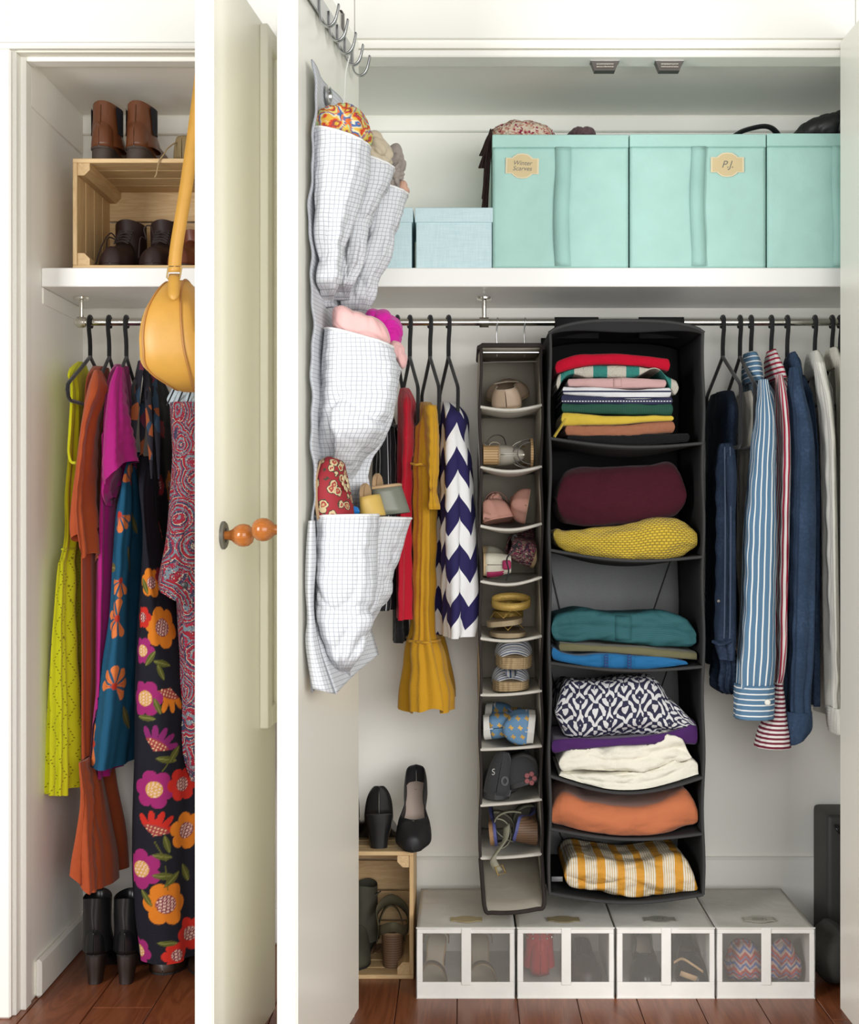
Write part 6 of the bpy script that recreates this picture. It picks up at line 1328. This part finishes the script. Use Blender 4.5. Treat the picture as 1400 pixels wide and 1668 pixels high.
def flipflop(lab, x, Y, z, yaw, roll, pitch=0):
    T = MT(XN(x, Y), Y, z, D(yaw), D(pitch), D(roll)); s = shoe('gold_sandal', lab, T, .21, .082, 0, .012, .8, .5, .04, .04, .03, GOLDS, SANDS, None, upper=False)
    band(s, T, 'thong_strap', GOLDS, [(.09, .038, .014), (.125, .02, .030), (.165, .0, .017)], (.012, 0, 0)); band(s, T, 'thong_strap', GOLDS, [(.09, -.038, .014), (.125, -.02, .030), (.165, .0, .017)], (.012, 0, 0))
    ring = [(.04+.045*math.cos(a), .036*math.sin(a), .045) for a in np.linspace(0, 2*math.pi, 16)]
    band(s, T, 'ankle_band', GOLD, ring, (0, 0, .016)); return s
flipflop('lower gold strap sandal of the stacked pair, fifth organizer pocket', 828, 3.455, flo(4)+.002, -92, 0)
f_ = flipflop('upper gold strap sandal of the stacked pair, fifth organizer pocket', 830, 3.455, flo(4)+.030, -96, 6)
m = MB(); e = [P(833+31*math.cos(a), 981+9*math.sin(a), 3.30+.03*math.sin(a)*-1) for a in np.linspace(0, 2*math.pi, 28)]
MB().grid(np.array([[tuple(p+Vector((0, 0, .010))), tuple(p+Vector((0, 0, -.008)))] for p in e])).build('glitter_band', GOLD, f_, solid=.003)
def jute():
    t = NT('jute_braid'); x, y, z = t.xyz(t.coord()); a = t.math('SINE', t.math('MULTIPLY', z, 1300)); b = t.math('SINE', t.math('MULTIPLY', t.math('ADD', x, y), 700))
    h = t.math('ADD', a, b); return t.out(t.mix(t.noise(t.coord(), 90, 3), (.34, .23, .115), (.55, .41, .23)), .9, nrm=t.bump(h, .6, .002))
JUTE = jute(); BWS = stripes('blue_white_ticking', (.66, .66, .66), (.06, .10, .20), .0062, .35)
def espadrille(lab, x, Y, z, yaw, pitch, knot=True):
    T = MT(XN(x, Y), Y, z, D(yaw), D(pitch)); s = shoe('espadrille', lab, T, .215, .086, 0, .026, .8, .5, .04, .04, .03, JUTE, JUTE, None, upper=False, sw=1.0)
    a = np.linspace(0, math.pi, 15); G = []
    for q in a:
        wv = .042*(1-.45*math.sin(q)**6); G.append([tuple(T @ Vector((.150+wv*k, .045*math.cos(q)*(1-.15*(k+.6)), .018+(.050-.030*(k+.6)/1.2)*math.sin(q)**.8+.002*math.sin(k*14)))) for k in np.linspace(-.6, 1.0, 10)])
    UV = np.stack(np.meshgrid(np.linspace(0, .065, 10), np.linspace(0, .14, 15)), -1); MB().grid(np.array(G), uv=UV).build('striped_band', BWS, s, solid=.002)
    if knot: MB().grid(np.array([[tuple(T @ Vector((.160+(.034+.004*math.sin(5*b))*math.cos(b), .014*math.cos(q), .058-.012*math.cos(b)+.012*math.sin(q)))) for q in np.linspace(0, 2*math.pi, 12, endpoint=False)] for b in np.linspace(0, math.pi, 10)]), cv=True, uv=np.stack(np.meshgrid(np.linspace(0, .04, 12), np.linspace(0, .08, 10)), -1)).build('bow_knot', BWS, s)
espadrille('front jute espadrille with striped bow, sixth organizer pocket', 831, 3.465, flo(5)+.002, -91, 0)
espadrille('rear jute espadrille leaning behind the striped bow', 834, 3.475, flo(5)+.072, -90, -4, False)
def cross_blue():
    t = NT('blue_cross_denim'); x, y, z = t.xyz(t.coord()); s = .021
    gx = t.math('SUBTRACT', t.math('FRACT', t.math('DIVIDE', t.math('ADD', x, t.math('MULTIPLY', z, .25)), s)), .5); gz = t.math('SUBTRACT', t.math('FRACT', t.math('DIVIDE', z, s)), .5)
    ax, az = t.math('ABSOLUTE', gx), t.math('ABSOLUTE', gz)
    k = t.math('MAXIMUM', t.math('MULTIPLY', t.math('LESS_THAN', ax, .09), t.math('LESS_THAN', az, .26)), t.math('MULTIPLY', t.math('LESS_THAN', az, .09), t.math('LESS_THAN', ax, .26)))
    n = t.noise(t.coord(), 25, 4); return t.out(t.mix(k, t.mix(n, (.08, .19, .34), (.15, .29, .46)), (.72, .46, .12)), .7, t.math('MULTIPLY', k, .7))
CRB = cross_blue(); WRUB = plain('white_rubber', (.66, .65, .61), .55)
T = MT(XN(787), 3.265, flo(6)+.042, D(84), 0, D(83)); shoe('blue_sneaker', 'blue sneaker on edge with white sole facing left, seventh pocket', T, .215, .080, 0, .024, .7, .5, .055, .055, .045, CRB, WRUB, CREAMI)
T = MT(XN(873), 3.445, flo(6)+.041, D(-91), 0, D(84)); s = shoe('blue_sneaker', 'blue sneaker with gold crosses, toe forward, white sole right', T, .215, .082, 0, .022, .95, .45, .055, .06, .055, CRB, WRUB, CREAMI)
for k in range(3): MB().tube([P(818+k*5, 1164-k*5, 3.29), P(826+k*5, 1170-k*5, 3.29)], .0018, 6).build('lace', plain('navy_lace', (.03, .05, .10), .7), s)
GKN = cloth('dark_grey_knit', (.038, .039, .042), .8, .1, 30); DSOLE = plain('dark_grey_sole', (.028, .028, .03), .6)
T = MT(XN(806), 3.25, flo(7)+.006, D(84), D(-3), D(10)); s = shoe('grey_sneaker', 'dark grey knit sneaker with silver S mark, eighth organizer pocket', T, .22, .092, 0, .018, .6, .5, .092, .06, .04, GKN, DSOLE, GKN, hback=.100, am0=66)
text_mesh('S', .020, surf(s, 804, 1258) @ Matrix.Rotation(D(10), 4, 'Z'), plain('silver_print', (.62, .62, .62), .35, .3), s, 'logo_mark', .2)
Tq = surf(s, 822, 1272); e = [Tq @ Vector((.007*math.cos(a), .009*math.sin(a), .001)) for a in np.linspace(0, 2*math.pi, 16, endpoint=False)]; MB().tube(e, .0028, 6, closed=True).build('pull_loop', plain('grey_trim', (.10, .10, .105), .7), s)
T = MT(XN(866), 3.46, flo(7)+.012, D(-93), D(8), D(18)); s = shoe('grey_sneaker', 'dark grey sneaker with dusty pink flower on its toe', T, .215, .088, 0, .016, .95, .5, .07, .06, .055, GKN, DSOLE, GKN)
for a in np.linspace(0, 2*math.pi, 5, endpoint=False): MB().lathe([(0, .002), (.0055, .0014), (.006, 0)], surf(s, 864, 1268) @ Matrix.Translation((.0095*math.cos(a), .0105*math.sin(a), .0005)), 12).build('petal', plain('dusty_pink_print', (.30, .095, .10), .8), s)
OLV = LEATHER('grey_olive_leather', (.24, .235, .17), .6); BLUI = plain('violet_blue_insole', (.075, .085, .24), .7)
T = MT(XN(880), 3.25, flo(8)+.046, D(92), 0, D(-76)); s = shoe('wedge_sandal', 'sandal with brown striped wedge heel and blue insole edge, ninth pocket', T, .215, .090, .052, .007, .5, .5, .04, .04, .03, OLV, BLUI, BLUI, 'wedge', .3, .96, STW, upper=False)
arch(s, T, .15, .08, .04, .045, OLV, .012, 'toe_strap'); arch(s, T, .05, .070, .055, .022, OLV, .05, 'ankle_strap')
T = MT(XN(798), 3.26, flo(8)+.042, D(88), 0, D(84)); s = shoe('wedge_sandal', 'second wedge sandal with strap and gold buckle hanging out', T, .215, .080, .01, .007, .5, .5, .04, .04, .03, OLV, BLUI, BLUI, 'wedge', .3, .96, plain('tan_wedge', (.30, .17, .08), .6), upper=False)
arch(s, T, .10, .075, .045, .03, OLV, .012, 'strap'); arch(s, T, .03, .070, .03, .015, OLV, .02, 'strap')
band(s, Matrix(), 'long_strap', OLV, [P(826, 1345, 3.26), P(824, 1366, 3.235), P(812, 1385, 3.207), P(804, 1398, 3.197), P(806, 1408, 3.197), P(814, 1420, 3.197)], (.014, 0, .010), .0025)
MB().tube([P(807, 1413, 3.193), P(819, 1409, 3.193), P(824, 1421, 3.193), P(812, 1426, 3.193)], .0022, 8, closed=True).build('buckle', BRASS, s)
# ---------------------------------------------------------------- shoes in the door pockets
def axes(o, x, z):
    x, z = Vector(x).normalized(), Vector(z); z = (z-x*z.dot(x)).normalized(); y = z.cross(x)
    return Matrix(((x.x, y.x, z.x, o[0]), (x.y, y.y, z.y, o[1]), (x.z, y.z, z.z, o[2]), (0, 0, 0, 1)))
def brocade():
    t = NT('red_brocade'); o = t.coord(); v = t.n('ShaderNodeTexVoronoi', Vector=o, Scale=52.0); d = v.outputs['Distance']; n = t.noise(o, 170, 2)
    k = t.math('ADD', t.math('MULTIPLY', d, .75), t.math('MULTIPLY', n, .30))
    return t.out(t.ramp(k, [(0, (.45, .32, .14)), (.26, (.30, .03, .025)), (.36, (.50, .40, .22)), (.46, (.05, .035, .02)), (.52, (.27, .010, .018))], True), .75, nrm=t.bump(k, .4, .002))
BRO = brocade(); TANL = plain('tan_leather_sole', (.46, .30, .16), .6)
o = P(533, 955, 2.585); T = axes(o, (-.012, 0, 1), (1, -.35, 0))
s = shoe('red_slipper', 'red floral brocade slipper standing in the lowest door pocket', T, PZ(745, 2.59)-o.z, .095, 0, .006, .6, .35, .05, .052, .030, BRO, TANL, TANL)
for k in range(7):
    a = k*2*math.pi/7; MB().lathe([(0, .0018), (.0040, .0012), (.0052, 0)], surf(s, 561, 788) @ Matrix.Translation((.010*math.cos(a), .012*math.sin(a), .0008)), 10).build('sequin_petal', plain('sequin_cream', (.62, .50, .30), .35, .3), s)
YM = LEATHER('yellow_mule_leather', (.62, .42, .10), .55); GM = LEATHER('sage_metallic_leather', (.16, .17, .13), .4)
o = P(592, 788, 2.68); T = axes(o, (.06, 0, -1), (1, -.3, 0)); s = shoe('yellow_mule', 'yellow mule with tan heel in the lowest door pocket', T, .20, .07, 0, .007, .5, .6, .04, .04, .03, YM, TANL, TANL, upper=False)
a = np.linspace(0, math.pi, 15); MB().grid(np.array([[tuple(T @ Vector((lerp(.026, .066, k)-.004*math.sin(q), .034*math.cos(q), .004+lerp(.024, .034, k)*math.sin(q)**.8))) for k in np.linspace(0, 1, 6)] for q in a])).build('vamp', YM, s, solid=.003); MB().lathe([(0, -.010), (.007, -.007), (.010, 0), (.007, .007), (0, .010)], Matrix.Translation(P(578, 833, 2.60)), 16).build('blue_bead', plain('blue_bead', (.01, .16, .48), .4), s)
o = P(612, 772, 2.74); T = axes(o, (.05, 0, -1), (1, -.25, 0)); s = shoe('green_mule', 'sage green mule with tan sole in the far door pocket', T, .21, .075, 0, .007, .5, .6, .04, .04, .03, GM, TANL, TANL, upper=False)
a = np.linspace(0, math.pi, 15)
G = [[tuple(T @ Vector((lerp(.028, .082, k)-.004*math.sin(q), .038*math.cos(q), .004+lerp(.044, .060, k)*math.sin(q)**.8)) ) for k in np.linspace(0, 1, 6)] for q in a]; MB().grid(np.array(G)).build('vamp', GM, s, solid=.003)
MB().tube([g[0] for g in G], .0035, 6).build('tan_edging', TANL, s)
# ---------------------------------------------------------------- contents of the mesh boxes
BRZ = plain('bronze_leather', (.24, .17, .09), .35, .4); z0 = .0045
for px, lab, yw in ((718, 'bronze heeled sandal at left inside the first shoe box', -94), (784, 'bronze heeled sandal at right inside the first shoe box', -88)):
    T = MT(PX(px-4, 3.40), 3.40, z0, D(yw)); s = shoe('bronze_sandal', lab, T, .22, .068, .06, .006, .5, .5, .04, .04, .03, BRZ, TANL, CREAMI, 'block', .2, .85, BRB, upper=False)
    arch(s, T, .17, .066, .04, .03, BRZ, .01, 'toe_strap'); arch(s, T, .05, .06, .06, .014, BRZ, .06, 'ankle_strap')
    band(s, T, 'side_strap', BRZ, [(.04, .03, .07), (.02, .0, .115), (.04, -.03, .07)], (.016, 0, 0))
REDL = plain('red_patent', (.42, .012, .02), .35); 
rb = boot('red_studded_boot', 'red studded ankle boot inside the second shoe box', MT(PX(880, 3.27), 3.25, z0, D(90)), .20, .066, .125, .012, .006, REDL, plain('red_sole', (.16, .01, .012), .5), None, None, .03, .032)
for k in range(36):
    a = (k % 12)*2*math.pi/12; z = z0+.098+(k//12)*.010; c = Vector((PX(880, 3.27)+.0325*math.cos(a), 3.294+.030*math.sin(a), z-.004))
    MB().lathe([(.003, 0), (.0015, .002), (0, .003)], Matrix.Translation(c) @ Vector((math.cos(a), math.sin(a), 0)).to_track_quat('Z', 'Y').to_matrix().to_4x4(), 6).build('stud', STEEL, rb)
shoe('dark_flat', 'dark flat shoe at right inside the second shoe box', MT(PX(948, 3.40), 3.42, z0, D(-91)), .22, .074, 0, .006, .5, .6, .045, .045, .03, plain('dark_plum_leather', (.035, .018, .022), .5), BLKSOLE, BLK)
shoe('black_heel', 'black court shoe inside the third shoe box', MT(PX(1044, 3.41), 3.42, z0, D(-92)), .22, .075, .05, .004, .4, .6, .045, .045, .03, BLK, BLKSOLE, CREAMI, 'block', .15, .8, BLK)
T = MT(PX(1110, 3.41), 3.42, z0, D(-88)); s = shoe('black_strap_shoe', 'black shoe with tan strap at right inside the third box', T, .22, .078, .02, .005, .5, .55, .045, .045, .03, BLK, BLKSOLE, CREAMI)
band(s, Matrix(), 'tan_strap', TANL, [P(1098, 1568, 3.20), P(1112, 1562, 3.195), P(1130, 1572, 3.19), P(1146, 1583, 3.19)], (0, 0, .006), .002); MB().box(P(1122, 1590, 3.19), (.040, .003, .012), .001, Matrix.Rotation(D(20), 4, 'Y')).build('leather_tag', TANL, s)
MB().rng(PX(1010, 3.25), PX(1026, 3.25), 3.25, 3.29, PZ(1585, 3.25), PZ(1533, 3.25), .006, 2).build('x', None) if False else None
def zigzag():
    t = NT('zigzag_knit'); x, y, z = t.xyz(t.coord()); n = t.noise(t.coord(), 20, 2); zz = t.math('PINGPONG', t.math('ADD', x, t.math('MULTIPLY', n, .012)), .012)
    f = t.math('FRACT', t.math('DIVIDE', t.math('ADD', z, zz), .034)); return t.out(t.ramp(f, [(0, (.40, .07, .05)), (.22, (.50, .34, .28)), (.4, (.09, .14, .34)), (.58, (.42, .32, .30)), (.75, (.34, .06, .06)), (.9, (.14, .20, .36))], True), .9, nrm=weave_bump(t))
zg = zigzag()
for pts, lab, sd in (([(1186, 1592), (1184, 1560), (1194, 1535), (1215, 1530), (1236, 1545), (1243, 1575), (1241, 1590), (1210, 1593)], 'zigzag knit bundle at left inside the last shoe box', 130), ([(1258, 1591), (1255, 1560), (1266, 1535), (1282, 1528), (1293, 1550), (1299, 1590), (1280, 1593)], 'zigzag knit bundle at right inside the last shoe box', 131)):
    scarf('zigzag_slipper', lab, pts, 3.24, .05, zg, sd, 'slipper', .006, 22)
# ---------------------------------------------------------------- settle cloth: neighbours touch instead of crossing
def tree_of(roots):
    vs, ps = [], []
    for r in roots:
        for o in [r]+list(r.children_recursive):
            if o.type != 'MESH': continue
            w0 = wloc(o); b = len(vs); vs += [w0+v.co for v in o.data.vertices]; ps += [tuple(i+b for i in p.vertices) for p in o.data.polygons]
    return BVHTree.FromPolygons(vs, ps)
def settle(a, others, d, gap=.003):
    """move the vertices of a that lie inside a neighbour out of it along d"""
    d = Vector(d); bv = tree_of(others)
    for o in [a]+list(a.children_recursive):
        if o.type != 'MESH': continue
        w0 = wloc(o); me = o.data
        for v in me.vertices:
            p = w0+v.co; q = p; n = 0; last = None
            while n < 12:
                h = bv.ray_cast(q, d, .4)
                if h[0] is None: break
                n += 1; last = h[0]; q = h[0]+d*1e-4
            if n % 2: v.co = last+d*gap-w0
        me.update()
O = bpy.data.objects
def chain(names, d):
    done = []
    for n in names:
        if done:
            for g in (.005, .007): settle(O[n], done[-3:], d, g)
        done.append(O[n])
chain(['paisley_dress', 'dark_floral_dress', 'black_dress', 'teal_dress', 'magenta_dress', 'rust_dress', 'sundress'], (-1, 0, 0))
chain(['chevron_skirt', 'mustard_dress', 'red_blouse', 'pinstripe_blouse'], (-1, 0, 0))
chain(['slim_jeans', 'folded_jeans', 'cream_trousers', 'blue_striped_shirt', 'red_striped_shirt', 'denim_shirt', 'white_shirt', 'ivory_shirt', 'mint_blouse'], (1, 0, 0))
# folded clothes rest on their shelf and stay between the side panels
def shelf_z(e, x, y, x0, x1, yf, yb, sag):
    s = min(max((x-x0)/(x1-x0), 0), 1); q = min(max((y-yf)/(yb-yf), 0), 1); zf = lerp(e[0], e[2], s)+(e[1]-(e[0]+e[2])/2)*math.sin(math.pi*s)
    return lerp(zf, (e[0]+e[2])/2, q)-sag*math.sin(math.pi*s)*math.sin(math.pi*min(1, q*1.15))
def contain(root, edges, x0, x1, yf, yb, sag, m=.005, side=.007):
    obs = [o for o in [root]+list(root.children_recursive) if o.type == 'MESH']
    zs = [wloc(o).z+v.co.z for o in obs for v in o.data.vertices]; zm = sum(zs)/len(zs)
    k = min([i for i, e in enumerate(edges) if e[1] < zm+.001], default=len(edges)-1)
    for o in obs:
        w0 = wloc(o)
        for v in o.data.vertices:
            p = w0+v.co
            if p.y < yf-.004: continue
            lo = shelf_z(edges[k], p.x, p.y, x0, x1, yf, yb, sag)+m
            z = max(p.z, lo)
            if k: z = min(z, shelf_z(edges[k-1], p.x, p.y, x0, x1, yf, yb, sag)-m)
            v.co = Vector((min(max(p.x, x0+side), x1-side), min(p.y, yb-.006), z))-w0
        o.data.update()
stack = {}
for o in list(O):
    if o.parent is None and o.get('group') == 'folded clothes on the black hanging shelves':
        contain(o, edges, BX0, BX1, BYF, BYB, .022)
order = ['red_jumper', 'striped_jumper', 'pink_shirt', 'striped_tee', 'navy_jumper', 'green_jumper', 'yellow_jumper', 'brown_jumper', 'black_jumper']
for seq in (order, ['burgundy_knit', 'yellow_knit'], ['teal_shirt', 'olive_shirt', 'blue_shirt'], ['ikat_blouse', 'purple_jumper', 'upper_cream_shirt', 'lower_cream_trousers']):
    for a, b in zip(seq[:-1], seq[1:]): settle(O[b], [O[a]], (0, 0, -1), .002); settle(O[b], [O[a]], (0, 0, -1), .003)
for o in list(O):
    if o.parent is None and o.get('category') in ('shoe', 'strap', 'tie') and NX0-.02 < o.location.x < NX1+.02 and NYF < o.location.y+.12 < NYB+.2 and .2 < o.location.z < 1.5:
        contain(o, nedge, NX0, NX1, NYF, NYB, .012, .0065, .0075)
